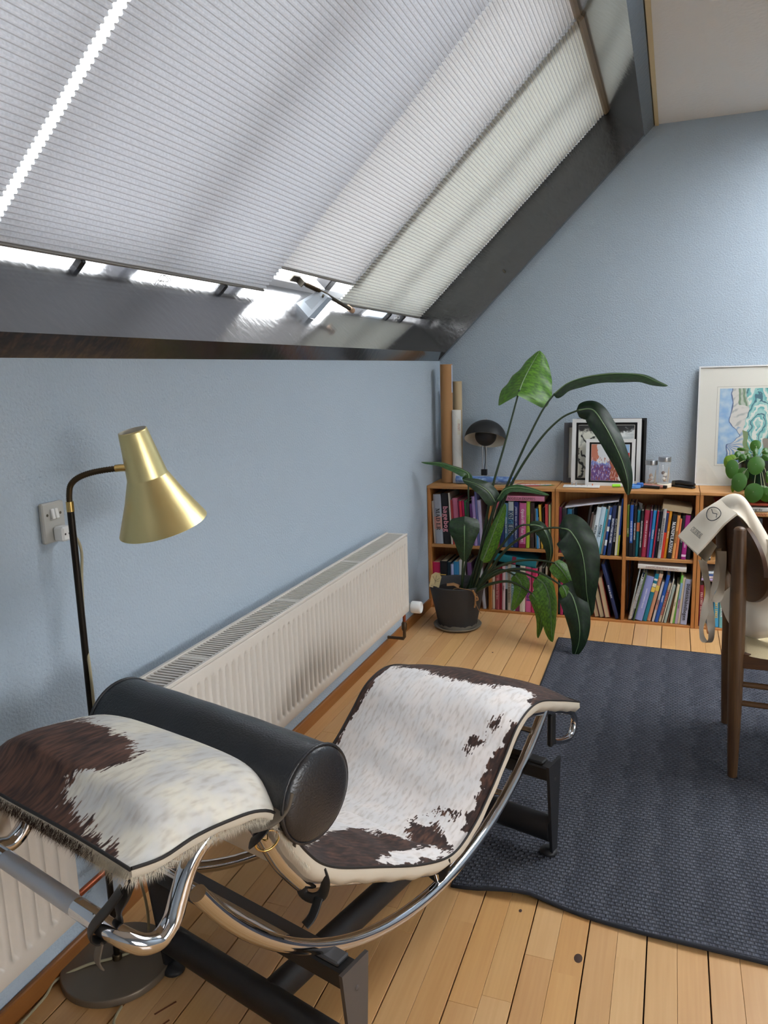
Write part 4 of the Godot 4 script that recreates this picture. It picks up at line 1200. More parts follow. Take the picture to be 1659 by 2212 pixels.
const BAG_FLAP := [
	[Vector3(1.402, 0.842, 1.480), Vector3(1.367, 0.820, 1.480), Vector3(1.330, 0.772, 1.470), Vector3(1.294, 0.723, 1.460)],
	[Vector3(1.421, 0.869, 1.540), Vector3(1.385, 0.838, 1.550), Vector3(1.348, 0.780, 1.550), Vector3(1.310, 0.727, 1.550)],
	[Vector3(1.440, 0.860, 1.620), Vector3(1.407, 0.831, 1.640), Vector3(1.367, 0.781, 1.650), Vector3(1.329, 0.729, 1.650)],
	[Vector3(1.459, 0.862, 1.740), Vector3(1.425, 0.831, 1.750), Vector3(1.387, 0.782, 1.760), Vector3(1.349, 0.732, 1.760)],
]
const BAG_OVER := [
	[Vector3(1.402, 0.842, 1.480), Vector3(1.431, 0.859, 1.460), Vector3(1.462, 0.863, 1.440), Vector3(1.493, 0.851, 1.420), Vector3(1.529, 0.799, 1.400), Vector3(1.574, 0.719, 1.400)],
	[Vector3(1.421, 0.869, 1.540), Vector3(1.446, 0.887, 1.540), Vector3(1.471, 0.891, 1.540), Vector3(1.495, 0.876, 1.530), Vector3(1.530, 0.818, 1.520), Vector3(1.579, 0.726, 1.520)],
	[Vector3(1.440, 0.860, 1.620), Vector3(1.459, 0.880, 1.640), Vector3(1.478, 0.887, 1.660), Vector3(1.495, 0.875, 1.670), Vector3(1.526, 0.824, 1.680), Vector3(1.575, 0.737, 1.680)],
	[Vector3(1.460, 0.856, 1.720), Vector3(1.480, 0.838, 1.710), Vector3(1.498, 0.812, 1.700), Vector3(1.515, 0.768, 1.700), Vector3(1.536, 0.699, 1.700), Vector3(1.557, 0.609, 1.700)],
]
const BAG_HANG := [
	[Vector3(1.495, 0.786, 1.660), Vector3(1.531, 0.776, 1.680), Vector3(1.575, 0.768, 1.700)],
	[Vector3(1.506, 0.664, 1.660), Vector3(1.541, 0.673, 1.700), Vector3(1.584, 0.684, 1.720)],
	[Vector3(1.438, 0.540, 1.550), Vector3(1.508, 0.574, 1.680), Vector3(1.587, 0.601, 1.740)],
	[Vector3(1.449, 0.480, 1.560), Vector3(1.512, 0.520, 1.720), Vector3(1.588, 0.547, 1.760)],
	[Vector3(1.478, 0.432, 1.580), Vector3(1.521, 0.477, 1.740), Vector3(1.588, 0.506, 1.780)],
	[Vector3(1.498, 0.401, 1.600), Vector3(1.544, 0.457, 1.720), Vector3(1.607, 0.479, 1.740)],
]

func lettering(parent: Node, called: String, s: String, h: float, maxw: float, mt: Material, xf: Transform3D, face := "Droid Sans", bold := false) -> MeshInstance3D:
	var f := SystemFont.new()
	f.font_names = PackedStringArray([face])
	f.font_weight = 700 if bold else 400
	var m := TextMesh.new()
	m.font = f; m.text = s; m.font_size = 32; m.depth = 0.0004; m.curve_step = 3.0
	m.pixel_size = h / 23.0
	var w := m.get_aabb().size.x
	if w > maxw: m.pixel_size *= maxw / w
	var o := put(called, m, mt, parent)
	o.transform = xf
	return o

func tint(hex: String, rough := 0.55) -> StandardMaterial3D:
	var key := "t" + hex
	if not M.has(key): mat(key, c8(hex), rough)
	return M[key]

func build_radiators() -> void:
	for e in [[1.085, 2.905, "long white panel radiator under the wall, ending at the grey plant pot", true], [3.218, 5.05, "second white panel radiator, below the cowhide head end, cut by the picture edge", false]]:
		var z0: float = e[0]
		var z1: float = e[1]
		var y0 := 0.232
		var y1 := 0.598
		var o := thing("radiator", e[2], "radiator", at(0, 0, 0), "white panel radiators along the low wall")
		var rows := []
		var ys := [y0, y0 + 0.002, y0 + 0.030, y0 + 0.036, y0 + 0.044, (y0 + y1) / 2, y1 - 0.052, y1 - 0.044, y1 - 0.036, y1 - 0.014, y1 - 0.010, y1 - 0.008]
		var dep := [0.010, 0.0, 0.0, 0.3, 1.0, 1.0, 1.0, 0.3, 0.0, 0.0, 0.003, 0.010]
		var zs := []
		var gr := []
		zs.append(z0); gr.append(0.0)
		var n := int((z1 - z0 - 0.03) / 0.0333)
		for i in n:
			var c := z0 + 0.018 + 0.0333 * (i + 0.5)
			for q in [[-0.0150, 0.0], [-0.0075, 0.12], [-0.0045, 0.9], [0.0, 1.0], [0.0045, 0.9], [0.0075, 0.12], [0.0150, 0.0]]:
				zs.append(c + q[0]); gr.append(q[1])
		zs.append(z1); gr.append(0.0)
		for i in ys.size():
			var row := []
			for j in zs.size():
				var back: float = dep[i] if dep[i] < 0.02 else dep[i] * gr[j] * 0.010
				row.append(Vector3(0.150 - back, ys[i], zs[j]))
			rows.append(row)
		var fp := MB.new()
		fp.grid(rows)
		put("front_panel", fp, M.radiator, o)
		put("rear_panel", boxm(Vector3(0.056, (y0 + y1) / 2, (z0 + z1) / 2), Vector3(0.012, y1 - y0, z1 - z0), 0.003), M.radiator, o)
		put("convector", boxm(Vector3(0.098, (y0 + y1) / 2 - 0.012, (z0 + z1) / 2), Vector3(0.060, y1 - y0 - 0.05, z1 - z0 - 0.03)), M.radiator_dark, o)
		for z in [z0 + 0.003, z1 - 0.003]:
			put("side_panel", boxm(Vector3(0.099, (y0 + y1) / 2 + 0.002, z), Vector3(0.100, y1 - y0 - 0.012, 0.004), 0.001), M.radiator, o)
		var tg := MB.new()
		for x in [0.052, 0.146]:
			tg.box(Vector3(x, y1 - 0.002, (z0 + z1) / 2), Vector3(0.012, 0.010, z1 - z0), 0.002)
		put("grille_edge", tg, M.radiator, o)
		var sl := MB.new()
		var k := 0
		var z := z0 + 0.006
		while z < z1 - 0.004:
			sl.box(Vector3(0.099, y1 - 0.002, z), Vector3(0.084, 0.004, 0.0075 if k % 36 else 0.017))
			z += 0.0148
			k += 1
		stuff(put("grille_slats", sl, M.radiator, o))
		if e[3]:
			var th := MB.new()
			var tx := Transform3D(Basis(Vector3.BACK, -PI / 2), Vector3(0.142, 0.236, 1.03))
			th.lathe([Vector2(0.0001, 0.0), Vector2(0.024, 0.0), Vector2(0.0285, 0.006), Vector2(0.0285, 0.044), Vector2(0.026, 0.050), Vector2(0.0235, 0.051), Vector2(0.0225, 0.047), Vector2(0.0001, 0.047)], 26, tx)
			put("thermostat_head", th, M.white_plastic, o)
			var vb := MB.new()
			vb.tube([Vector3(0.100, 0.250, 1.03), Vector3(0.120, 0.244, 1.03), Vector3(0.145, 0.237, 1.03)], 0.012, 12)
			vb.tube([Vector3(0.106, 0.245, 1.08), Vector3(0.106, 0.245, 1.025)], 0.012, 12)
			put("valve", vb, M.white_plastic, o)
			var pp := MB.new()
			pp.tube([Vector3(0.106, 0.242, 1.03), Vector3(0.106, 0.19, 1.03), Vector3(0.105, 0.155, 1.03)], 0.0075, 12)
			put("copper_pipe", pp, M.copper, o)
			var uv := MB.new()
			uv.tube([Vector3(0.105, 0.160, 1.03), Vector3(0.105, 0.15, 1.03), Vector3(0.105, 0.125, 1.03), Vector3(0.105, 0.115, 1.03)], [0.009, 0.014, 0.014, 0.009], 8)
			uv.tube([Vector3(0.105, 0.118, 1.03), Vector3(0.105, 0.085, 1.03), Vector3(0.10, 0.075, 1.03), Vector3(0.02, 0.075, 1.03)], 0.0075, 10)
			put("union_fitting", uv, M.valve_metal, o)
	var cp := MB.new()
	cp.tube([Vector3(0.056, 0.245, 2.90), Vector3(0.056, 0.215, 2.93), Vector3(0.058, 0.200, 2.97), Vector3(0.058, 0.200, 3.15), Vector3(0.056, 0.215, 3.19), Vector3(0.056, 0.245, 3.222)], 0.0075, 12)
	tag(put("copper_pipe", cp, M.copper), "bare copper pipe joining the two white radiators low on the wall", "pipe")

func build_lamp() -> void:
	var bx := 0.111
	var bz := 3.090
	var o := thing("floor_lamp", "brass floor lamp with conical shade on a gooseneck beside the chaise head", "floor lamp", at(bx, 0, bz))
	var b := MB.new()
	b.lathe([Vector2(0.0001, 0.0), Vector2(0.120, 0.0), Vector2(0.123, 0.003), Vector2(0.123, 0.016), Vector2(0.120, 0.020), Vector2(0.02, 0.0215), Vector2(0.0001, 0.0215)], 56)
	put("base", b, M.base_bronze, o)
	var po := MB.new()
	po.tube([Vector3(0, 0.02, 0), Vector3(0, 0.4, 0), Vector3(0, 0.8, 0), Vector3(0, 1.066, 0)], 0.0072, 16)
	put("pole", po, M.pole_dark, o)
	var lo := MB.new()
	lo.tube([Vector3(0, 0.018, 0), Vector3(0, 0.031, 0), Vector3(0, 0.034, 0)], [0.011, 0.011, 0.008], 14)
	put("pole_collar", lo, M.brass_dark, o)
	var r := Vector3(0.9374, 0, -0.3482)
	var g := []
	for q in [[0.0, 1.080], [0.001, 1.099], [0.006, 1.118], [0.022, 1.132], [0.047, 1.141], [0.075, 1.146], [0.104, 1.149]]:
		g.append(r * q[0] + Vector3(0, q[1], 0))
	var gp := spline(g, 12)
	var rad := []
	for i in gp.size(): rad.append(0.0066 if i % 2 else 0.0054)
	var gn := MB.new()
	gn.tube(gp, rad, 14)
	put("gooseneck", gn, M.brass_dark, o)
	var c1 := MB.new()
	c1.tube([Vector3(0, 1.063, 0), Vector3(0, 1.072, 0), Vector3(0, 1.084, 0)], 0.0078, 12)
	put("collar", c1, M.brass_bright, o)
	var c2 := MB.new()
	c2.tube([r * 0.100 + Vector3(0, 1.149, 0), r * 0.110 + Vector3(0, 1.150, 0), r * 0.124 + Vector3(0, 1.150, 0)], 0.0075, 12)
	put("collar", c2, M.brass_bright, o)
	var ax := (r * 0.037 + Vector3(0, -0.206, 0) + Vector3(-0.354, 0, -0.935) * 0.038).normalized()
	var side := ax.cross(Vector3(r.z, 0, -r.x)).normalized()
	var sx := Transform3D(Basis(side, ax, side.cross(ax)), r * 0.141 + Vector3(0, 1.225, 0))
	var sh := MB.new()
	var pr := [Vector2(0.0275, 0.0), Vector2(0.0288, 0.0004), Vector2(0.0292, 0.003), Vector2(0.0332, 0.035), Vector2(0.0372, 0.065), Vector2(0.0415, 0.098), Vector2(0.0425, 0.1005), Vector2(0.0445, 0.105), Vector2(0.0615, 0.145), Vector2(0.0785, 0.180), Vector2(0.0925, 0.2085), Vector2(0.0915, 0.2092), Vector2(0.0905, 0.2085)]
	sh.lathe(pr, 64, sx)
	put("shade", sh, M.brass, o)
	var si := MB.new()
	si.lathe([Vector2(0.0275, 0.0), Vector2(0.0400, 0.098), Vector2(0.0430, 0.105), Vector2(0.0905, 0.2085)], 48, sx)
	put("shade_lining", si, M.shade_in, o)
	var ho := MB.new()
	ho.lathe([Vector2(0.0001, 0.022), Vector2(0.017, 0.024), Vector2(0.019, 0.03), Vector2(0.019, 0.09), Vector2(0.0001, 0.09)], 24, sx)
	put("bulb_holder", ho, M.black, o)
	# wall socket with a plug
	var s := thing("wall_socket", "grey double switch and socket plate on the wall behind the lamp pole", "socket", at(0.0, 1.026, 3.034))
	put("plate", boxm(Vector3(0.006, 0, 0), Vector3(0.012, 0.088, 0.064), 0.003), M.socket_grey, s)
	for z in [0.006, -0.005]:
		put("switch", boxm(Vector3(0.014, 0.019, z), Vector3(0.008, 0.023, 0.009), 0.0015, Basis(Vector3.BACK, 0.15)), M.white_plastic, s)
	for z in [0.019, -0.019]:
		var sc := MB.new()
		sc.lathe([Vector2(0.0001, 0.0006), Vector2(0.003, 0.0004), Vector2(0.0032, 0.0)], 10, Transform3D(Basis(Vector3.BACK, -PI / 2), Vector3(0.012, 0.018, z)))
		put("screw", sc, M.steel_dark, s)
	var pl := thing("plug", "white mains plug in the grey socket behind the lamp pole", "plug", at(0.012, 1.005, 3.028))
	put("plug_body", boxm(Vector3(0.014, -0.004, 0.0), Vector3(0.028, 0.032, 0.030), 0.004), M.white_plastic, pl)
	for q in [[0.0285, -0.004, 0.008], [0.0285, -0.004, -0.003]]:
		var hm := MB.new()
		hm.lathe([Vector2(0.0001, 0.0006), Vector2(0.0022, 0.0004), Vector2(0.0024, 0.0)], 8, Transform3D(Basis(Vector3.BACK, -PI / 2), Vector3(q[0] - 0.0004, q[1], q[2])))
		put("pin_hole", hm, M.black, pl)
	var cd := MB.new()
	cd.tube(spline([Vector3(0.034, 0.998, 3.016), Vector3(0.048, 0.985, 3.012), Vector3(0.062, 0.955, 3.018), Vector3(0.075, 0.90, 3.04), Vector3(0.098, 0.80, 3.072), Vector3(0.1235, 0.72, 3.095), Vector3(0.124, 0.55, 3.094), Vector3(0.123, 0.42, 3.085), Vector3(0.15, 0.25, 3.05), Vector3(0.162, 0.12, 3.035), Vector3(0.155, 0.04, 3.04), Vector3(0.13, 0.0255, 3.07), Vector3(0.10, 0.0250, 3.10), Vector3(0.06, 0.0250, 3.135), Vector3(0.016, 0.012, 3.18), Vector3(0.02, 0.004, 3.22), Vector3(0.025, 0.004, 3.30), Vector3(0.03, 0.004, 3.42), Vector3(0.04, 0.004, 3.6)], 6), 0.0032, 8)
	tag(put("lamp_cord", cd, M.cord), "beige lamp cord running from the plug down over the lamp base", "cord")
	var c3 := MB.new()
	c3.tube(spline([Vector3(0.198, 0.004, 3.185), Vector3(0.207, 0.0035, 3.22), Vector3(0.232, 0.0035, 3.25), Vector3(0.252, 0.0035, 3.30), Vector3(0.30, 0.0035, 3.40), Vector3(0.36, 0.0035, 3.52)], 6), 0.003, 8)
	tag(put("power_cable", c3, M.cord), "second beige cord on the floorboards leaving the lamp base", "cord")

func build_rug() -> void:
	var o := thing("rug", "dark blue-grey woven rug with bound edge on the floorboards", "rug", at(0, 0, 0))
	var front := [0.776, 2.590, 0.84, 2.588, 0.90, 2.582, 0.97, 2.574, 1.03, 2.584, 1.144, 2.606, 1.25, 2.619, 1.351, 2.625, 1.502, 2.628, 2.75, 2.66]
	var rows := []
	var nx := 60
	var nz := 70
	var uvs := []
	for i in nz + 1:
		var row := []
		for j in nx + 1:
			var x := lerpf(0.772, 2.75, j / float(nx))
			var zf := 2.6
			for k in range(0, front.size() - 2, 2):
				if x >= front[k] - 0.005 and x <= front[k + 2]: zf = lerpf(front[k + 1], front[k + 3], (x - front[k]) / (front[k + 2] - front[k]))
			var zb := lerpf(0.630, 0.668, (x - 0.772) / 0.75)
			var t := i / float(nz)
			var lift := 0.016 * exp(-pow((x - 0.93) / 0.10, 2.0)) * sm(0.93, 1.0, t) + 0.006 * exp(-pow((x - 1.35) / 0.2, 2.0)) * sm(0.95, 1.0, t)
			var xx := x + 0.008 * sin(t * 4.0) * (1.0 - j / float(nx))
			row.append(Vector3(xx, 0.0085 + lift, lerpf(zb, zf, t)))
		rows.append(row)
	var m := MB.new()
	m.grid(rows, false, false, 1, 1)
	for i in m.t.size(): m.t[i] = Vector2(m.v[i].x, m.v[i].z) * 4.7
	put("weave", m, M.rug, o)
	var un := MB.new()
	var low := []
	for row in rows:
		var r2 := []
		for q in row: r2.append(q - Vector3(0, 0.0075, 0))
		low.append(r2)
	un.grid(low, false, false, 1, 1, true)
	put("backing", un, M.rug_edge, o)
	var rim := []
	for j in nx + 1: rim.append(rows[0][j])
	for i in range(1, nz + 1): rim.append(rows[i][nx])
	for j in range(nx - 1, -1, -1): rim.append(rows[nz][j])
	for i in range(nz - 1, 0, -1): rim.append(rows[i][0])
	for i in rim.size(): rim[i] -= Vector3(0, 0.0036, 0)
	var e := MB.new()
	e.tube(rim, 0.0048, 8, true)
	put("bound_edge", e, M.rug_edge, o)

func build_bookcases() -> void:
	var names := ["beech bookcase behind the big plant, standing in the corner by the radiator", "beech bookcase carrying the framed paintings and glass jars", "beech bookcase at the right, partly behind the chair and tote bag"]
	for k in 3:
		var x0 := 0.0015 + 0.70 * k
		var o := thing("bookcase", names[k], "bookcase", at(x0, 0, 0.008), "low open beech bookcases along the wall")
		var w := 0.698
		var d := 0.290
		var t := 0.0165
		var sy: float = [0.368, 0.352, 0.356][k]
		for x in [t / 2, w - t / 2]:
			put("side_panel", boxm(Vector3(x, 0.35, d / 2), Vector3(t, 0.699, d), 0.0015, Basis(), Vector2(x * 7 + k, 0)), M.pine_edge, o)
		put("top_panel", boxm(Vector3(w / 2, 0.6915, d / 2 + 0.001), Vector3(w, t, d + 0.004), 0.002, Basis(), Vector2(k * 0.37, 0.2)), M.pine, o)
		put("bottom_panel", boxm(Vector3(w / 2, 0.004 if k == 0 else 0.004, d / 2 - 0.002), Vector3(w - 2 * t, 0.0145, d - 0.004), 0.0015, Basis(), Vector2(k * 0.21, 0.7)), M.pine_edge, o)
		put("divider", boxm(Vector3(w / 2 + 0.001, 0.347, d / 2 - 0.003), Vector3(t, 0.672, d - 0.006), 0.0015, Basis(), Vector2(k, 0.4)), M.pine_edge, o)
		put("back_panel", boxm(Vector3(w / 2, 0.35, 0.004), Vector3(w - 2 * t, 0.68, 0.006)), M.pine, o)
		for s in 2:
			var xa := t if s == 0 else w / 2 + 0.001 + t / 2
			var xb := w / 2 + 0.001 - t / 2 if s == 0 else w - t
			put("shelf", boxm(Vector3((xa + xb) / 2, sy - t / 2 - 0.0005, d / 2 - 0.004), Vector3(xb - xa - 0.0004, t, d - 0.012), 0.0015, Basis(), Vector2(k * 0.5 + s * 0.3, 0.1)), M.pine, o)

func book_at(xf: Transform3D, th: float, h: float, d: float, col: String, label: String, title := "", tcol := "", ts := 0.0, bands := "", fore := false, group := "books on the bookcase shelves") -> Node3D:
	var o := thing("book", label, "book", xf, group)
	var cv := MB.new()
	var b := minf(0.0018, th * 0.16)
	var z1 := -0.004
	var bow := 0.0 if th < 0.012 else 0.0014
	var out := PackedVector2Array([Vector2(0, -d), Vector2(0, -0.0015), Vector2(th * 0.2, bow * 0.7), Vector2(th * 0.5, bow), Vector2(th * 0.8, bow * 0.7), Vector2(th, -0.0015), Vector2(th, -d), Vector2(th - b, -d), Vector2(th - b, z1), Vector2(b, z1), Vector2(b, -d)])
	if fore:
		for i in out.size(): out[i] = Vector2(out[i].x, -d - out[i].y)
	# outline lies in x-z; the extrusion runs up
	cv.prism(out, -h, 0.0, Transform3D(Basis(Vector3(1, 0, 0), Vector3(0, 0, 1), Vector3(0, -1, 0)), Vector3.ZERO))
	put("cover", cv, tint(col), o)
	var ins := 0.0025 if th > 0.014 else 0.0006
	var pz := -d / 2 - (0.001 if not fore else -0.001)
	put("pages", boxm(Vector3(th / 2, h / 2, pz), Vector3(th - 2 * b - 0.0002, h - 2 * ins, d - 0.0075)), M.paper if th < 0.02 else M.paper_old, o)
	if bands:
		for s in bands.split(";"):
			var q: PackedStringArray = s.split(":")
			if q.size() < 3: continue
			var ya := float(q[0]) * h
			var yb := float(q[1]) * h
			put("spine_band", boxm(Vector3(th / 2, (ya + yb) / 2, bow * 0.5 - 0.0004), Vector3(th * 0.99, yb - ya, bow + 0.0022), 0.0004), tint(q[2]), o)
	if title:
		lettering(o, "spine_title", title, th * ts, h * 0.8, tint(tcol), Transform3D(Basis(Vector3.BACK, -PI / 2), Vector3(th / 2, h * 0.5, bow + 0.0012)), "Droid Serif" if title.length() % 3 == 0 else "Droid Sans", true)
	return o

func build_books() -> void:
	for s in BOOKS:
		var q: PackedStringArray = s.split("|")
		var lean := float(q[5])
		var h := float(q[4])
		var th := float(q[3])
		var ys := float(q[6])
		var a := deg_to_rad(lean)
		var y := ys + 0.0004 + (th * sin(a) if lean > 0 else 0.0)   # the low corner stands on the shelf
		var d := minf(clampf(h * 0.74, 0.12, 0.205), float(q[7]) - 0.018)
		book_at(Transform3D(Basis(Vector3.BACK, -a), Vector3(float(q[2]), y, float(q[7]))), th, h, d, q[1], q[8] + " " + BOOK_SPOTS[int(q[0])], q[9], q[10], float(q[11]), q[12], q[8].begins_with("fore-edge"))
	# books lying on others
	var flat := func(x: float, y: float, z: float, l: float, th: float, d: float, tilt: float, col: String, label: String, title: String, tcol: String, ts: float, bands := "", flip := false) -> void:
		# local y of the book runs along +x
		var bs := Basis(Vector3.BACK, tilt) * Basis(Vector3(0, 1, 0), Vector3(1, 0, 0), Vector3(0, 0, -1))
		bs = Basis(Vector3.BACK, tilt) * Basis(Vector3(0, -1, 0), Vector3(1, 0, 0), Vector3(0, 0, 1))
		var o: Node3D = book_at(Transform3D(bs, Vector3(x, y, z)), th, l, d, col, label, "", "", 0.0, bands)
		if title:
			var bas := Basis(Vector3(0, 1, 0), Vector3(-1, 0, 0), Vector3(0, 0, 1))
			if flip: bas = bas * Basis(Vector3.BACK, PI)
			(lettering as Callable).call(o, "spine_title", title, th * ts, l * 0.74, (tint as Callable).call(tcol), Transform3D(bas, Vector3(th / 2, l * 0.5, 0.0026)), "Droid Sans", false)
	flat.call(0.402, 0.6525, 0.287, 0.242, 0.0265, 0.19, 0.004, "dd90ac", "pink book lying flat along the row below the red paper cutout", "NIGELLA EKSPRES", "5a3440", 0.5)
	flat.call(0.364, 0.3355, 0.284, 0.243, 0.042, 0.185, -0.135, "17798a", "thick teal book lying tilted over the row behind the drooping leaves", "", "", 0.0, ".46:.55:8c2c50")
	flat.call(0.752, 0.604, 0.286, 0.27, 0.0075, 0.20, 0.155, "c9c8d4", "white magazine lying aslant over the leaning books below the paintings", "", "", 0.0)
	flat.call(1.122, 0.318, 0.284, 0.232, 0.0235, 0.17, -0.03, "dcd7cf", "white paperback lying over the row beside the spiral binder", "DANSKLÆRERENS ÅRBOG", "8c6a66", 0.42)
	flat.call(1.130, 0.3425, 0.280, 0.22, 0.0035, 0.165, -0.03, "c8803c", "thin orange magazine on the white paperback", "", "", 0.0, ".45:1.0:7a2a2c")
	flat.call(1.425, 0.262, 0.285, 0.20, 0.013, 0.17, 0.0, "a896bd", "lilac paperback, lowest of the flat pile behind the strap", "EN HELT NY START", "3d3060", 0.55)
	flat.call(1.427, 0.2755, 0.285, 0.20, 0.011, 0.165, 0.0, "dfd2d9", "pink and white paperback, second in the flat pile behind the strap", "DANSK NU", "3d7fb0", 0.6, ".55:1.0:dd8fb0")
	flat.call(1.426, 0.287, 0.285, 0.195, 0.010, 0.165, 0.0, "d3dbe4", "blue and white paperback, third in the flat pile behind the strap", "", "", 0.0, ".05:.30:3a5d9c")
	flat.call(1.430, 0.2975, 0.285, 0.18, 0.012, 0.16, 0.0, "c3ccd0", "pale grey paperback, topmost of the flat pile behind the strap", "", "", 0.0)
	flat.call(1.560, 0.607, 0.286, 0.18, 0.022, 0.17, 0.0, "c99a62", "tan book with red capitals lying above the tote bag", "RACHMANN", "9c2f22", 0.6)
	flat.call(1.560, 0.6295, 0.286, 0.18, 0.020, 0.17, 0.0, "d4d3cd", "white book with black lettering lying below the round-leaved plant", "Korrer du", "23231f", 0.5)
	flat.call(1.470, 0.650, 0.283, 0.26, 0.012, 0.17, 0.0, "b0492f", "rust red book lying topmost below the round-leaved plant", "", "", 0.0)
	for q in [[1.422, 0.016, 0.245, "8fa99a", "pale green book standing at the edge of the right bookcase"], [1.440, 0.022, 0.21, "15161a", "black book with white emblem behind the hanging strap"], [1.600, 0.026, 0.235, "2a5fae", "royal blue book behind the tote bag"], [1.628, 0.030, 0.230, "3a3a80", "indigo book behind the tote bag"], [1.660, 0.025, 0.22, "2f3136", "charcoal book behind the tote bag"]]:
		book_at(at(q[0], 0.3565, 0.284), q[1], q[2], 0.17, q[3], q[4], "", "", 0.0, ".05:.10:e6e6e6" if q[3] == "15161a" else "")
	# spiral binder
	var sb := thing("spiral_binder", "white spiral-bound binder leaning among the books on the bottom shelf", "binder", Transform3D(Basis(Vector3.BACK, -deg_to_rad(14.5)), Vector3(1.0795, 0.0185, 0.284)))
	put("sheets", boxm(Vector3(0.009, 0.128, -0.095), Vector3(0.016, 0.256, 0.170), 0.001), M.paper, sb)
	for k in 30:
		var ring := []
		for i in 12: ring.append(Vector3(0.009 + 0.0085 * cos(TAU * i / 12.0), 0.012 + k * 0.0078, -0.008 + 0.0105 * sin(TAU * i / 12.0)))
		var rm := MB.new()
		rm.tube(ring, 0.0016, 5, true)
		put("spiral_ring", rm, M.white_plastic, sb)
	var cb := thing("cardboard_box", "flat brown cardboard box tilted on the books below the jars", "box", Transform3D(Basis(Vector3.BACK, -0.13), Vector3(1.228, 0.601, 0.275)))
	put("carton", boxm(Vector3(0.069, 0.0155, -0.085), Vector3(0.138, 0.029, 0.17), 0.0015), M.kraft_pale, cb)
	put("lid_flap", boxm(Vector3(0.069, 0.0312, -0.085), Vector3(0.138, 0.002, 0.172), 0.0006), M.kraft_pale, cb)
	var bx := thing("dotted_box", "navy box with pale dots at the back of the shelf below the paintings", "box", at(0.79, 0.3525, 0.10))
	put("carton", boxm(Vector3(0.035, 0.062, 0), Vector3(0.085, 0.122, 0.12), 0.002), tint("1b2c40"), bx)
	var dots := MB.new()
	for i in 5:
		for j in 6:
			dots.lathe([Vector2(0.0001, 0.0003), Vector2(0.0014, 0.0)], 6, Transform3D(Basis(Vector3.RIGHT, PI / 2), Vector3(0.003 + i * 0.016 + (j % 2) * 0.008, 0.03 + j * 0.015, 0.0602)))
	put("dot_print", dots, tint("b9c6cf"), bx)
	for q in [[1.088, 0.12, "crumpled white paper tucked over the crimson book"], [1.122, -0.5, "folded paper slip sticking up over the blue book"]]:
		var pm := MB.new()
		var x: float = q[0]
		pm.grid([[Vector3(x, 0.588, 0.20), Vector3(x + 0.012, 0.588, 0.225)], [Vector3(x - 0.006, 0.612, 0.205), Vector3(x + 0.010, 0.610, 0.232)], [Vector3(x - 0.014, 0.628, 0.20), Vector3(x + 0.012, 0.624, 0.236)]])
		tag(put("paper_slip", pm, M.card_white), q[2], "paper", "paper slips in the books")

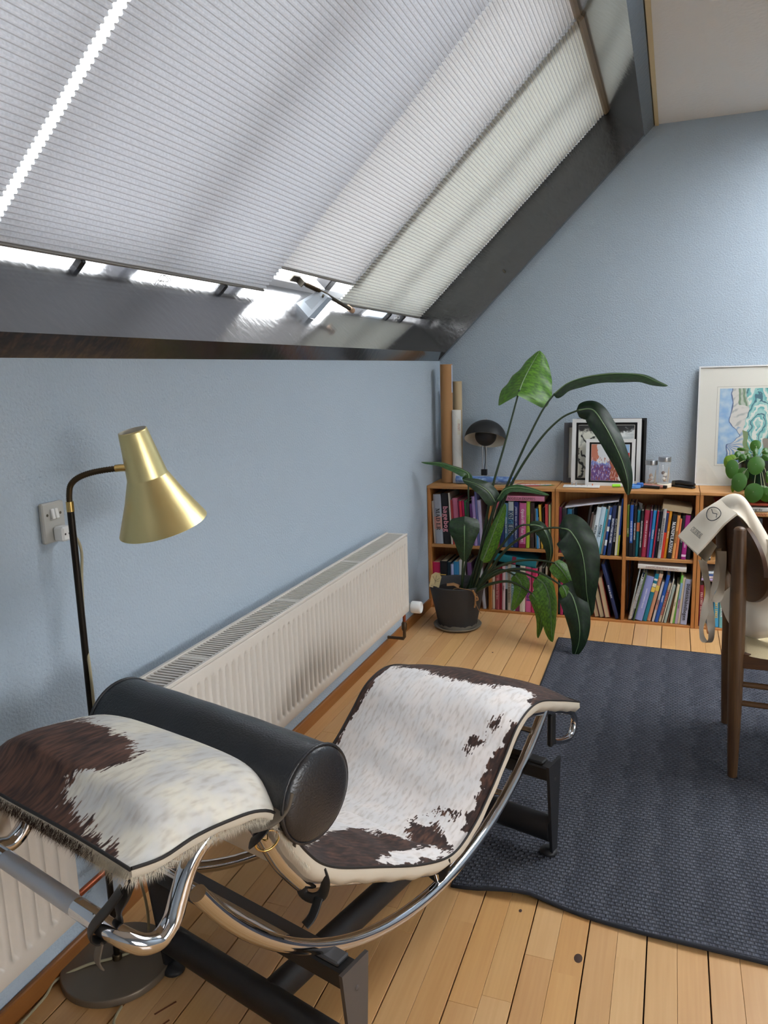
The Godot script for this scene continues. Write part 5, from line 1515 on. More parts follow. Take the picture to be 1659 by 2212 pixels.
func build_big_plant() -> void:
	var px := 0.242
	var pz := 0.575
	var s := thing("saucer", "pale round saucer under the grey plant pot", "saucer", at(px, 0, pz))
	var sm2 := MB.new()
	sm2.lathe([Vector2(0.0001, 0.0), Vector2(0.105, 0.0), Vector2(0.122, 0.010), Vector2(0.126, 0.018), Vector2(0.122, 0.019), Vector2(0.104, 0.007), Vector2(0.0001, 0.006)], 44)
	put("dish", sm2, M.saucer, s)
	var p := thing("plant_pot", "dark grey tapered plant pot standing on its saucer", "pot", at(px, 0.0065, pz))
	var pm := MB.new()
	pm.lathe([Vector2(0.0001, 0.0), Vector2(0.094, 0.0), Vector2(0.099, 0.004), Vector2(0.112, 0.07), Vector2(0.129, 0.15), Vector2(0.1425, 0.216), Vector2(0.1455, 0.226), Vector2(0.1455, 0.231), Vector2(0.142, 0.234), Vector2(0.138, 0.232), Vector2(0.135, 0.222), Vector2(0.126, 0.19)], 52)
	put("vessel", pm, M.pot_grey, p)
	var wr := MB.new()
	rng.seed = 9
	var rows := [[], []]
	for i in 60:
		var an := TAU * i / 60.0
		rows[0].append(Vector3(cos(an) * 0.1015, 0.006, sin(an) * 0.1015))
		var hh := 0.017 + rng.randf() * 0.009
		rows[1].append(Vector3(cos(an) * (0.1015 + hh * 0.17), hh, sin(an) * (0.1015 + hh * 0.17)))
	wr.grid(rows, true)
	put("foil_cuff", wr, M.saucer, p)
	var so := MB.new()
	so.lathe([Vector2(0.0001, 0.198), Vector2(0.06, 0.201), Vector2(0.10, 0.197), Vector2(0.1275, 0.192)], 36)
	put("soil", so, M.soil, p)
	var o := thing("bird_of_paradise_plant", "tall potted plant with long arching stalks and big drooping green leaves", "plant", at(0, 0, 0))
	for st in STALKS:
		var path := spline(st, 7)
		var rr := []
		for i in path.size(): rr.append(lerpf(0.0085 if st.size() > 4 else 0.0065, 0.0042, i / float(path.size() - 1)))
		var m := MB.new()
		m.tube(path, rr, 9)
		put("stalk", m, M.stem, o)
	for lf in LEAVES:
		leaf(o, lf)
	# dry curl, twine and a paper tag in the pot
	var dc := MB.new()
	dc.grid([[Vector3(0.20, 0.222, 0.60), Vector3(0.235, 0.226, 0.60), Vector3(0.268, 0.222, 0.605)], [Vector3(0.198, 0.240, 0.615), Vector3(0.235, 0.248, 0.618), Vector3(0.27, 0.238, 0.62)], [Vector3(0.203, 0.232, 0.635), Vector3(0.238, 0.238, 0.638), Vector3(0.266, 0.228, 0.638)]])
	tag(put("dry_leaf", dc, M.kraft), "curled dry brown leaf lying on the soil in the pot", "dry leaf")
	var tw := MB.new()
	tw.tube(spline([Vector3(0.25, 0.232, 0.70), Vector3(0.275, 0.248, 0.712), Vector3(0.31, 0.244, 0.705), Vector3(0.345, 0.232, 0.685), Vector3(0.372, 0.20, 0.665), Vector3(0.365, 0.165, 0.672), Vector3(0.378, 0.13, 0.67), Vector3(0.39, 0.11, 0.668)], 6), 0.0013, 6)
	tw.tube(spline([Vector3(0.355, 0.235, 0.69), Vector3(0.363, 0.20, 0.675), Vector3(0.362, 0.165, 0.672), Vector3(0.357, 0.14, 0.67)], 5), 0.0045, 6)
	tw.tube(spline([Vector3(0.362, 0.200, 0.675), Vector3(0.376, 0.195, 0.677), Vector3(0.376, 0.182, 0.676), Vector3(0.364, 0.180, 0.676)], 5), 0.003, 6)
	tag(put("raffia_twine", tw, M.kraft), "dry raffia and twine hanging over the pot rim", "twine")
	var tg := thing("paper_tag", "beige paper plant tag with a leaf drawing on the pot rim", "tag", Transform3D(Basis(Vector3.UP, 0.15) * Basis(Vector3.BACK, -0.22) * Basis(Vector3.RIGHT, -0.15), Vector3(0.148, 0.232, 0.682)))
	var tm := MB.new()
	tm.prism(PackedVector2Array([Vector2(-0.026, 0.0), Vector2(0.026, 0.0), Vector2(0.026, 0.062), Vector2(0.010, 0.080), Vector2(-0.010, 0.080), Vector2(-0.026, 0.062)]), -0.0006, 0.0006)
	put("card", tm, M.tag_card, tg)
	var ln := MB.new()
	for q in [[0, .02, 0, .065, 0.004], [0, .035, .018, .055, 0.004], [0, .035, -.018, .058, 0.004], [0, .03, .02, .04, 0.003], [-.018, .008, .016, .008, 0.004], [-.016, .014, .008, .018, 0.002]]:
		var a := Vector3(q[0], q[1], 0.0009)
		var b := Vector3(q[2], q[3], 0.0009)
		ln.box((a + b) / 2, Vector3((b - a).length(), q[4] * 0.35, 0.0004), 0.0, Basis(Vector3.BACK, atan2(b.y - a.y, b.x - a.x)))
	put("drawing", ln, M.ink, tg)

func leaf(o: Node, lf: Array) -> void:
	var path := spline(lf[5], 8)
	var n := path.size()
	var hw: float = lf[2]
	var fold := deg_to_rad(lf[3])
	var f: Vector3 = lf[4]
	var rows := []
	for i in n:
		var t := i / float(n - 1)
		var d: Vector3 = (path[mini(i + 1, n - 1)] - path[maxi(i - 1, 0)]).normalized()
		var face := (f - d * f.dot(d)).normalized()
		var side := d.cross(face).normalized()
		var heart: bool = lf[0].begins_with("heart") or lf[0].begins_with("broad")
		var w := hw * pow(sin(PI * pow(clampf(t, 0.0, 1.0), 0.42 if heart else 0.55)), 0.62)
		if t < 0.12: w = maxf(w, hw * (0.9 if heart else 0.5) * pow(sin(PI * 0.5 * t / 0.12), 0.5))
		if i == n - 1: w = 0.0008
		var row := []
		for k in range(-5, 6):
			var u := k / 5.0
			var a := fold * (0.6 + 0.6 * absf(u))
			var rip := sin(t * 23.0 + u * 4.0) * 0.05 * absf(u) * absf(u) + sin(t * 9.0 + lf[3]) * 0.04 * u * u
			row.append(path[i] - d * (hw * (0.55 if lf[0].begins_with("heart") else 0.2) * absf(u) * maxf(1.0 - t / 0.3, 0.0)) + side * (w * u * cos(a)) + face * (-w * absf(u) * sin(a) + w * rip + (-0.003 if absf(u) < 0.1 else 0.0)))
		rows.append(row)
	var m := MB.new()
	m.grid(rows, false, false, 1.0, 1.0)
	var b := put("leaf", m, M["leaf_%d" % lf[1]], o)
	b.set_meta("label", lf[0])
	var rr := []
	var mp := []
	for i in n:
		var d: Vector3 = (path[mini(i + 1, n - 1)] - path[maxi(i - 1, 0)]).normalized()
		mp.append(path[i] + (f - d * f.dot(d)).normalized() * -0.001)
		rr.append(lerpf(0.0038, 0.0008, i / float(n - 1)))
	var mr := MB.new()
	mr.tube(mp, rr, 6)
	put("midrib", mr, M.midrib, b)

func build_round_plant() -> void:
	var pot := thing("glass_pot", "dark green glass pot holding the round-leaved plant on the bookcase", "pot", at(1.66, 0.7, 0.17))
	var pm := MB.new()
	pm.lathe([Vector2(0.0001, 0.0), Vector2(0.062, 0.0), Vector2(0.070, 0.006), Vector2(0.088, 0.135), Vector2(0.090, 0.152), Vector2(0.087, 0.153), Vector2(0.084, 0.14), Vector2(0.068, 0.012)], 40)
	put("vessel", pm, mat("pot_green", Color(0.10, 0.16, 0.145), 0.18), pot)
	var so := MB.new()
	so.lathe([Vector2(0.0001, 0.142), Vector2(0.05, 0.143), Vector2(0.083, 0.139)], 24)
	put("soil", so, M.soil, pot)
	var o := thing("pancake_plant", "bushy plant with round coin-like green leaves at the picture's right edge", "plant", at(0, 0, 0))
	var crown := Vector3(1.655, 0.85, 0.18)
	rng.seed = 4
	for q in ROUND_LEAVES:
		var c: Vector3 = q[0]
		var out := (c - crown)
		var facing := (Vector3(-0.32, 0.35, 0.9) + out * 2.0 + Vector3(rng.randf_range(-.2, .2), rng.randf_range(-.15, .25), 0)).normalized()
		var side := Vector3.UP.cross(facing).normalized()
		var up := facing.cross(side)
		var rows := []
		for i in 7:
			var row := []
			for k in 28:
				var an := TAU * k / 28.0
				var r := i / 6.0
				var pt := 1.0 + 0.06 * pow(maxf(-sin(an), 0.0), 8.0)
				row.append(c + side * (q[1] * r * cos(an)) + up * (q[2] * r * sin(an) * pt) + facing * (0.007 * (1.0 - r * r) - 0.003 * r * sin(an * 2.0)))
			rows.append(row)
		rows[0] = rows[0].duplicate()
		var m := MB.new()
		m.grid(rows, true)
		var lf := put("leaf", m, M.round_leaf_young if q[3] else M.round_leaf, o)
		var dm := MB.new()
		dm.lathe([Vector2(0.0001, 0.0009), Vector2(0.0017, 0.0006), Vector2(0.002, 0.0)], 8, Transform3D(Basis(side, facing, side.cross(facing)), c + facing * 0.0073 + up * 0.004))
		put("leaf_dot", dm, M.stem_pale, lf)
		var stx := MB.new()
		var mid := crown.lerp(c, 0.55) + Vector3(0, 0.02, 0.012)
		stx.tube(spline([crown + Vector3(rng.randf_range(-.02, .02), -0.01, rng.randf_range(-.02, .02)), mid, c - facing * 0.001], 6), 0.0016, 6)
		put("leaf_stalk", stx, M.stem_pale, o)

func frame_mesh(w: float, h: float, t: float, d: float) -> MB:
	# mitred frame standing on y = 0, front at z = 0
	var m := MB.new()
	var o := [Vector2(-w / 2, 0), Vector2(w / 2, 0), Vector2(w / 2, h), Vector2(-w / 2, h)]
	var i := [Vector2(-w / 2 + t, t), Vector2(w / 2 - t, t), Vector2(w / 2 - t, h - t), Vector2(-w / 2 + t, h - t)]
	for k in 4:
		var a: Vector2 = o[k]
		var b: Vector2 = o[(k + 1) % 4]
		var c: Vector2 = i[(k + 1) % 4]
		var e: Vector2 = i[k]
		m.poly([Vector3(a.x, a.y, 0), Vector3(b.x, b.y, 0), Vector3(c.x, c.y, 0), Vector3(e.x, e.y, 0)])
		m.poly([Vector3(a.x, a.y, -d), Vector3(b.x, b.y, -d), Vector3(b.x, b.y, 0), Vector3(a.x, a.y, 0)])
		m.poly([Vector3(e.x, e.y, 0), Vector3(c.x, c.y, 0), Vector3(c.x, c.y, -d), Vector3(e.x, e.y, -d)])
		m.poly([Vector3(a.x, a.y, -d), Vector3(e.x, e.y, -d), Vector3(c.x, c.y, -d), Vector3(b.x, b.y, -d)])
	return m

func picture(label: String, w: float, h: float, t: float, d: float, base: Vector3, lean: float, fm: Material, art: Material, inset: float, turn := 0.0) -> Node3D:
	var o := thing("framed_picture", label, "picture", Transform3D(Basis(Vector3.UP, turn) * Basis(Vector3.RIGHT, -lean), base), "framed pictures on the bookcases")
	put("frame", frame_mesh(w, h, t, d), fm, o)
	put("backing", boxm(Vector3(0, h / 2, -d + 0.002), Vector3(w - t, h - t, 0.003)), M.black_matte, o)
	if art:
		var aw := w - 2 * t - 2 * inset
		var ah := h - 2 * t - 2 * inset
		var a := MB.new()
		a.box(Vector3(0, h / 2, -0.010), Vector3(aw, ah, 0.014), 0.001)
		var q := MB.new()
		q.poly([Vector3(-aw / 2 + 0.001, h / 2 - ah / 2 + 0.001, -0.0028), Vector3(aw / 2 - 0.001, h / 2 - ah / 2 + 0.001, -0.0028), Vector3(aw / 2 - 0.001, h / 2 + ah / 2 - 0.001, -0.0028), Vector3(-aw / 2 + 0.001, h / 2 + ah / 2 - 0.001, -0.0028)], [Vector2(0, 1), Vector2(1, 1), Vector2(1, 0), Vector2(0, 0)])
		var pa := put("canvas", a, M.mount, o)
		put("painting", q, art, pa)
	return o

func build_deco() -> void:
	var top := 0.7005
	# tubes in the corner
	for q in [["brown cardboard poster tube standing in the corner, the tallest of three", 0.083, 0.162, 0.034, 0.655, "kraft"], ["beige cardboard tube standing behind the white one", 0.118, 0.060, 0.026, 0.56, "kraft_pale"], ["short white poster tube with a stamp, standing in front", 0.139, 0.165, 0.0255, 0.405, "card_white"]]:
		var o := thing("poster_tube", q[0], "tube", at(q[1], top, q[2]), "poster tubes in the corner")
		var m := MB.new()
		var r: float = q[3]
		var h: float = q[4]
		m.lathe([Vector2(0.0001, 0.0), Vector2(r - 0.001, 0.0), Vector2(r, 0.001), Vector2(r, h - 0.001), Vector2(r - 0.001, h), Vector2(r - 0.004, h), Vector2(r - 0.005, h - 0.004), Vector2(0.0001, h - 0.006)], 36)
		put("cardboard", m, M[q[5]], o)
		if q[5] == "kraft":
			var lb := MB.new()
			var rows := [[], []]
			for i in 5:
				var an := 0.35 - i * 0.16
				for k in 2: rows[k].append(Vector3(cos(an) * (r + 0.0006), 0.50 + 0.15 * k, sin(an) * (r + 0.0006)))
			lb.grid(rows)
			put("label_strip", lb, tint("aab2c4"), o)
		if q[5] == "card_white":
			var lb := MB.new()
			var rows := [[], []]
			for i in 5:
				var an := 1.15 - i * 0.16
				for k in 2: rows[k].append(Vector3(cos(an) * (r + 0.0006), 0.27 + 0.085 * k, sin(an) * (r + 0.0006)))
			lb.grid(rows)
			put("label_paper", lb, M.paper, o)
			lettering(o, "stamp", "POST", 0.012, 0.05, tint("a04a55"), Transform3D(Basis(Vector3.UP, PI / 2 - 0.83) * Basis(Vector3.BACK, -PI / 2), Vector3(cos(0.83) * (r + 0.001), 0.312, sin(0.83) * (r + 0.001))))
			var se := MB.new()
			var hx := []
			for i in 60: hx.append(Vector3(cos(i * 0.21 + 2.2) * (r + 0.0002), 0.02 + i * 0.0063, sin(i * 0.21 + 2.2) * (r + 0.0002)))
			se.tube(hx, 0.0005, 4)
			put("spiral_seam", se, tint("b5b2ab"), o)
	# black dome table lamp
	var L := thing("table_lamp", "black dome table lamp with white inside and twin steel stems", "table lamp", at(0.290, top, 0.105))
	var yy := 0.232
	var dome := MB.new()
	var pr := []
	for i in 15:
		var a := PI / 2 * i / 14.0
		pr.append(Vector2(maxf(0.1165 * sin(a), 0.0001), yy + 0.112 * cos(a)))
	var tilt := Transform3D(Basis(), Vector3(0, yy + 0.03, 0)) * Transform3D(Basis(Vector3.RIGHT, -0.46), Vector3(0, -yy - 0.03, 0) * 0.0) * Transform3D(Basis(), Vector3(0, -yy - 0.03, 0))
	dome.lathe(pr, 48, tilt)
	put("dome_shade", dome, M.black_matte, L)
	var di := MB.new()
	var pi2 := []
	for i in 15:
		var a := PI / 2 * i / 14.0
		pi2.append(Vector2(maxf(0.1150 * sin(a), 0.0001), yy + 0.110 * cos(a)))
	pi2.append(Vector2(0.1165, yy))
	di.lathe(pi2, 48, tilt, true)
	put("shade_lining", di, M.shade_in, L)
	var bowl := MB.new()
	var pb := []
	for i in 15:
		var a := PI * 0.52 * i / 14.0
		pb.append(Vector2(maxf(0.060 * sin(a), 0.0001), yy + 0.028 - 0.060 * cos(a)))
	pb.append(Vector2(0.0001, yy + 0.030))
	bowl.lathe(pb, 36, tilt)
	put("inner_bowl", bowl, M.black_matte, L)
	var kb := MB.new()
	kb.box(Vector3(-0.004, yy + 0.116, 0.012), Vector3(0.034, 0.006, 0.012), 0.002, Basis(Vector3.BACK, 0.2))
	kb.box(Vector3(0.002, yy + 0.111, 0.012), Vector3(0.012, 0.010, 0.012), 0.002)
	put("top_clip", kb, M.steel, L)
	for x in [-0.022, -0.001]:
		var st := MB.new()
		st.tube([Vector3(x, 0.012, -0.01), Vector3(x, 0.1, -0.01), Vector3(x, yy + 0.03, -0.01)], 0.0042, 10)
		put("stem", st, M.steel, L)
	var cdm := MB.new()
	cdm.tube(spline([Vector3(-0.018, yy, -0.008), Vector3(-0.006, 0.18, -0.006), Vector3(-0.004, 0.12, -0.006), Vector3(-0.012, 0.07, -0.008)], 6), 0.002, 6)
	put("inner_cord", cdm, M.black, L)
	put("stem_clamp", boxm(Vector3(-0.012, 0.052, -0.008), Vector3(0.033, 0.034, 0.022), 0.002), M.black, L)
	var lb2 := MB.new()
	lb2.lathe([Vector2(0.0001, 0.0), Vector2(0.062, 0.0), Vector2(0.063, 0.004), Vector2(0.060, 0.010), Vector2(0.0001, 0.012)], 32)
	put("base", lb2, M.black_matte, L)
	var lc := MB.new()
	lc.tube(spline([Vector3(0.30, top + 0.004, 0.172), Vector3(0.25, top + 0.004, 0.20), Vector3(0.22, top + 0.004, 0.225), Vector3(0.27, top + 0.004, 0.25), Vector3(0.34, top + 0.004, 0.262), Vector3(0.45, top + 0.004, 0.235), Vector3(0.50, top + 0.004, 0.10)], 6), 0.0022, 6)
	tag(put("lamp_cord", lc, M.kraft_pale), "thin pale cord curling on the bookcase below the dome lamp", "cord")
	# rolled poster
	var rp := thing("rolled_poster", "blue patterned rolled paper lying along the bookcase before the dome lamp", "rolled paper", at(0.30, top + 0.0225, 0.205))
	var rm := MB.new()
	rm.tube([Vector3(-0.155, 0, 0), Vector3(0, 0, 0), Vector3(0.165, 0, 0)], 0.022, 24)
	var skyish := mat("blue_roll", Color(1, 1, 1), 0.35, 0.0, noise_tex(0.02, 33, 4, 256, ramp2(Color(0.32, 0.44, 0.66), Color(0.62, 0.72, 0.84), 0.3, 0.7)))
	skyish.uv1_scale = Vector3(1, 4, 1)
	put("paper_roll", rm, skyish, rp)
	# paper cutout: a red and white flat figure
	var cu := thing("paper_cutout", "red and white paper cutout lying on the bookcase beside the rolled paper", "paper", at(0.0, top + 0.0006, 0.0))
	for q in [[[0.42, .205, .50, .16, .585, .155, .60, .168, .50, .185, .44, .212], "b32030", 0.0], [[0.43, .214, .50, .188, .60, .172, .66, .16, .665, .175, .60, .20, .50, .222], "dfdcd6", 0.0007], [[0.49, .232, .54, .212, .60, .205, .625, .215, .59, .235, .53, .245], "b32030", 0.0], [[0.605, .222, .64, .198, .672, .188, .685, .196, .65, .222], "3f8f4a", 0.0007], [[0.63, .205, .65, .195, .655, .205, .64, .213], "7a62a8", 0.0014]]:
		var m := MB.new()
		m.prism((pv as Callable).call(q[0]), 0.0, 0.0006, Transform3D(Basis(Vector3(1, 0, 0), Vector3(0, 0, 1), Vector3(0, 1, 0)), Vector3(0, q[2], 0)))
		put("paper_piece", m, (tint as Callable).call(q[1]), cu)
	var dt := MB.new()
	for i in 6: dt.box(Vector3(0.50 + i * 0.026, 0.0016, 0.203 - i * 0.006), Vector3(0.004, 0.0006, 0.003))
	put("drawn_dots", dt, M.ink, cu)
	# framed pictures leaning on the wall, back to front
	picture("black deep-framed picture at the back, showing its dark edge beside the silver frame", 0.36, 0.345, 0.012, 0.028, Vector3(0.955, top, 0.045), 0.05, M.black_matte, null, 0.01)
	var gp := picture("dark grey frame with white paper behind the silver frames", 0.40, 0.325, 0.026, 0.018, Vector3(0.912, top, 0.075), 0.07, M.frame_grey_wood, null, 0.0)
	put("white_sheet", boxm(Vector3(0, 0.1625, -0.008), Vector3(0.352, 0.277, 0.002)), M.mount, gp)
	put("pane", boxm(Vector3(0, 0.1625, -0.004), Vector3(0.352, 0.277, 0.002)), M.glass, gp)
	picture("silver frame with black and white abstract canvas", 0.352, 0.348, 0.020, 0.022, Vector3(0.935, top, 0.118), 0.09, M.silver_frame, M.art_grey, 0.013)
	picture("small silver frame with red and violet abstract canvas, in front", 0.248, 0.245, 0.017, 0.018, Vector3(0.962, top, 0.165), 0.10, M.silver_frame, M.art_color, 0.010)
	var bp := picture("large thin silver frame with white mount and blue green watercolour", 0.62, 0.605, 0.0065, 0.016, Vector3(1.690, top, 0.075), 0.075, M.silver_frame, null, 0.0)
	put("mount_board", boxm(Vector3(0, 0.3025, -0.008), Vector3(0.606, 0.591, 0.004)), M.mount, bp)
	for q in [[-0.2205, 0.302, 0.002, 0.398], [0.0, 0.5015, 0.443, 0.002], [0.0, 0.1025, 0.443, 0.002], [0.2205, 0.302, 0.002, 0.398]]:
		put("mount_line", boxm(Vector3(q[0], q[1], -0.0058), Vector3(q[2], q[3], 0.0008)), tint("a8a294"), bp)
	var wq := MB.new()
	wq.poly([Vector3(-0.208, 0.112, -0.0054), Vector3(0.208, 0.112, -0.0054), Vector3(0.208, 0.492, -0.0054), Vector3(-0.208, 0.492, -0.0054)], [Vector2(0, 1), Vector2(1.45, 1), Vector2(1.45, 0), Vector2(0, 0)])
	put("watercolour", wq, M.art_water, bp)
	put("pane", boxm(Vector3(0, 0.3025, -0.003), Vector3(0.606, 0.591, 0.002)), M.glass, bp)
	# ceramic tile game with pegs
	var tl := thing("peg_board", "small white acrylic board with metal pegs before the frames", "board", Transform3D(Basis(Vector3.UP, 0.03), Vector3(0.826, top + 0.0001, 0.225)))
	put("board", boxm(Vector3(0, 0.004, 0), Vector3(0.185, 0.006, 0.066), 0.0015), M.white_plastic, tl)
	for x in [-0.05, -0.028]:
		var pgm := MB.new()
		pgm.tube([Vector3(x, 0.006, -0.012), Vector3(x, 0.02, -0.012), Vector3(x, 0.024, -0.012)], [0.0035, 0.0035, 0.0025], 10)
		put("peg", pgm, M.steel, tl)
	var p3 := MB.new()
	p3.tube([Vector3(0.055, 0.006, -0.015), Vector3(0.055, 0.016, -0.015)], 0.003, 10)
	put("peg", p3, tint("c9744a"), tl)
	for x in [-0.03, 0.03]: put("tile_line", boxm(Vector3(x, 0.0072, 0), Vector3(0.001, 0.0006, 0.06)), M.ink_grey, tl)
	put("tile_mark", boxm(Vector3(0.0, 0.0072, -0.012), Vector3(0.008, 0.0006, 0.003)), M.ink, tl)
	# pens, marker, tape
	var mk := thing("marker", "lime green marker pen cap beside the drooping leaf", "marker", Transform3D(Basis(Vector3.UP, 0.2), Vector3(1.0, top + 0.0085, 0.205)))
	var mm := MB.new()
	mm.tube([Vector3(-0.02, 0, 0), Vector3(0.02, 0, 0)], 0.008, 14)
	put("cap", mm, tint("8fdc2a"), mk)
	var m3 := MB.new()
	m3.tube([Vector3(0.02, 0, 0), Vector3(0.09, 0, 0)], 0.0072, 14)
	put("barrel", m3, tint("d9d9d2"), mk)
	var tp := thing("tape_dispenser", "blue adhesive tape dispenser lying on the bookcase before the frames", "tape dispenser", at(1.085, top, 0.215))
	var tm := MB.new()
	tm.lathe([Vector2(0.018, 0.0), Vector2(0.034, 0.0), Vector2(0.036, 0.003), Vector2(0.036, 0.014), Vector2(0.034, 0.017), Vector2(0.018, 0.017), Vector2(0.018, 0.0)], 30)
	put("tape_roll", tm, tint("4a83c4"), tp)
	put("cutter", boxm(Vector3(0.032, 0.016, -0.006), Vector3(0.034, 0.022, 0.02), 0.004), tint("2d62ad"), tp)
	for q in [[1.125, 0.165, 1.245, 0.222, 0.0085, "pink_tube", "long pink tube with black end lying before the jars"], [1.12, 0.205, 1.212, 0.236, 0.0075, "black", "black pen with silver clip lying before the jars"]]:
		var a := Vector3(q[0], top + q[4] + 0.0002, q[1])
		var b := Vector3(q[2], top + q[4] + 0.0002, q[3])
		var pen := thing("pen", q[6], "pen", at(0, 0, 0))
		var pm := MB.new()
		pm.tube([a, a.lerp(b, 0.5), a.lerp(b, 0.88)], q[4], 14)
		put("barrel", pm, M[q[5]], pen)
		var pe := MB.new()
		pe.tube([a.lerp(b, 0.88), b], q[4] * 0.97, 14)
		put("end_cap", pe, M.black, pen)
		if q[5] == "black": put("clip", boxm(a.lerp(b, 0.72) + Vector3(0, q[4] + 0.001, 0), Vector3(0.022, 0.002, 0.006), 0.0005, Basis(Vector3.UP, -0.32)), M.steel, pen)
	# jars with shells
	for q in [[1.168, 0.14, "glass jar of pale shells with steel lid, nearest the paintings"], [1.232, 0.17, "glass jar of dark and white shells with steel lid, nearest the stapler"]]:
		var jy := 0.0 if q[0] < 1.2 else 0.021
		var j := thing("glass_jar", q[2], "jar", at(q[0], top + jy, q[1]), "glass jars of shells")
		var gm := MB.new()
		gm.lathe([Vector2(0.0001, 0.0), Vector2(0.027, 0.0), Vector2(0.0295, 0.004), Vector2(0.0295, 0.118), Vector2(0.028, 0.118), Vector2(0.028, 0.006), Vector2(0.0001, 0.005)], 32)
		put("glass", gm, M.glass_thick if M.has("glass_thick") else jar_glass(), j)
		var lm := MB.new()
		lm.lathe([Vector2(0.0001, 0.112), Vector2(0.0300, 0.112), Vector2(0.0310, 0.114), Vector2(0.0310, 0.134), Vector2(0.030, 0.136), Vector2(0.0001, 0.137)], 32)
		put("lid", lm, M.steel, j)
		rng.seed = 20 + int(q[0] * 10)
		for k in 5:
			var sh := thing("shell", ["cream ribbed", "pale pink", "grey", "white spiral", "brown"][k] + " sea shell inside the glass jar " + ("nearest the paintings" if jy == 0.0 else "nearest the stapler"), "shell", Transform3D(Basis.from_euler(Vector3(rng.randf() * 3, rng.randf() * 3, rng.randf() * 3)), Vector3(q[0] + rng.randf_range(-.009, .006), top + jy + 0.016 + 0.0095 * k, q[1] + rng.randf_range(-.008, .010))), "shells in the glass jars")
			var smm := MB.new()
			smm.lathe([Vector2(0.0001, -0.009), Vector2(0.007, -0.006), Vector2(0.0115, 0.001), Vector2(0.009, 0.006), Vector2(0.004, 0.009), Vector2(0.0001, 0.011)], 12, Transform3D(Basis.from_scale(Vector3(1.15, 1, 0.7)), Vector3.ZERO))
			put("whorl", smm, M.shell_dark if k in [2, 4] and jy > 0 else M.shell if k % 2 == 0 else M.card_white, sh)
		var sk := MB.new()
		sk.tube([Vector3(q[0] + 0.016, top + jy + 0.008, q[1] + 0.012), Vector3(q[0] + 0.019, top + jy + 0.05, q[1] + 0.012), Vector3(q[0] + 0.021, top + jy + 0.085, q[1] + 0.008)], [0.006, 0.0055, 0.003], 8, false, true, 0.5)
		tag(put("razor_shell", sk, M.kraft_pale), "long narrow shell upright in the glass jar " + ("nearest the paintings" if jy == 0.0 else "nearest the stapler"), "shell", "shells in the glass jars")
	var cn := thing("candle", "flat round white candle under the second glass jar", "candle", at(1.232, top, 0.17))
	var cm := MB.new()
	cm.lathe([Vector2(0.0001, 0.0), Vector2(0.034, 0.0), Vector2(0.036, 0.003), Vector2(0.036, 0.018), Vector2(0.034, 0.0205), Vector2(0.0001, 0.0205)], 32)
	put("wax", cm, M.wax, cn)
	var sp := thing("stapler", "black stapler lying on the bookcase before the large frame", "stapler", Transform3D(Basis(Vector3.UP, -0.62), Vector3(1.325, top, 0.16)))
	var s1 := MB.new()
	s1.box(Vector3(0, 0.005, 0), Vector3(0.125, 0.009, 0.028), 0.003)
	put("base", s1, M.black, sp)
	var s2 := MB.new()
	s2.tube([Vector3(-0.062, 0.020, 0), Vector3(-0.02, 0.024, 0), Vector3(0.03, 0.022, 0), Vector3(0.064, 0.019, 0)], [0.010, 0.0125, 0.012, 0.008], 14)
	put("handle", s2, M.black, sp)
	put("clip", boxm(Vector3(-0.05, 0.019, 0.012), Vector3(0.018, 0.020, 0.003), 0.0005), M.steel_dark, sp)

func jar_glass() -> StandardMaterial3D:
	var g := mat("glass_thick", Color(0.96, 0.98, 0.98, 0.06), 0.03)
	g.transparency = BaseMaterial3D.TRANSPARENCY_ALPHA
	return g

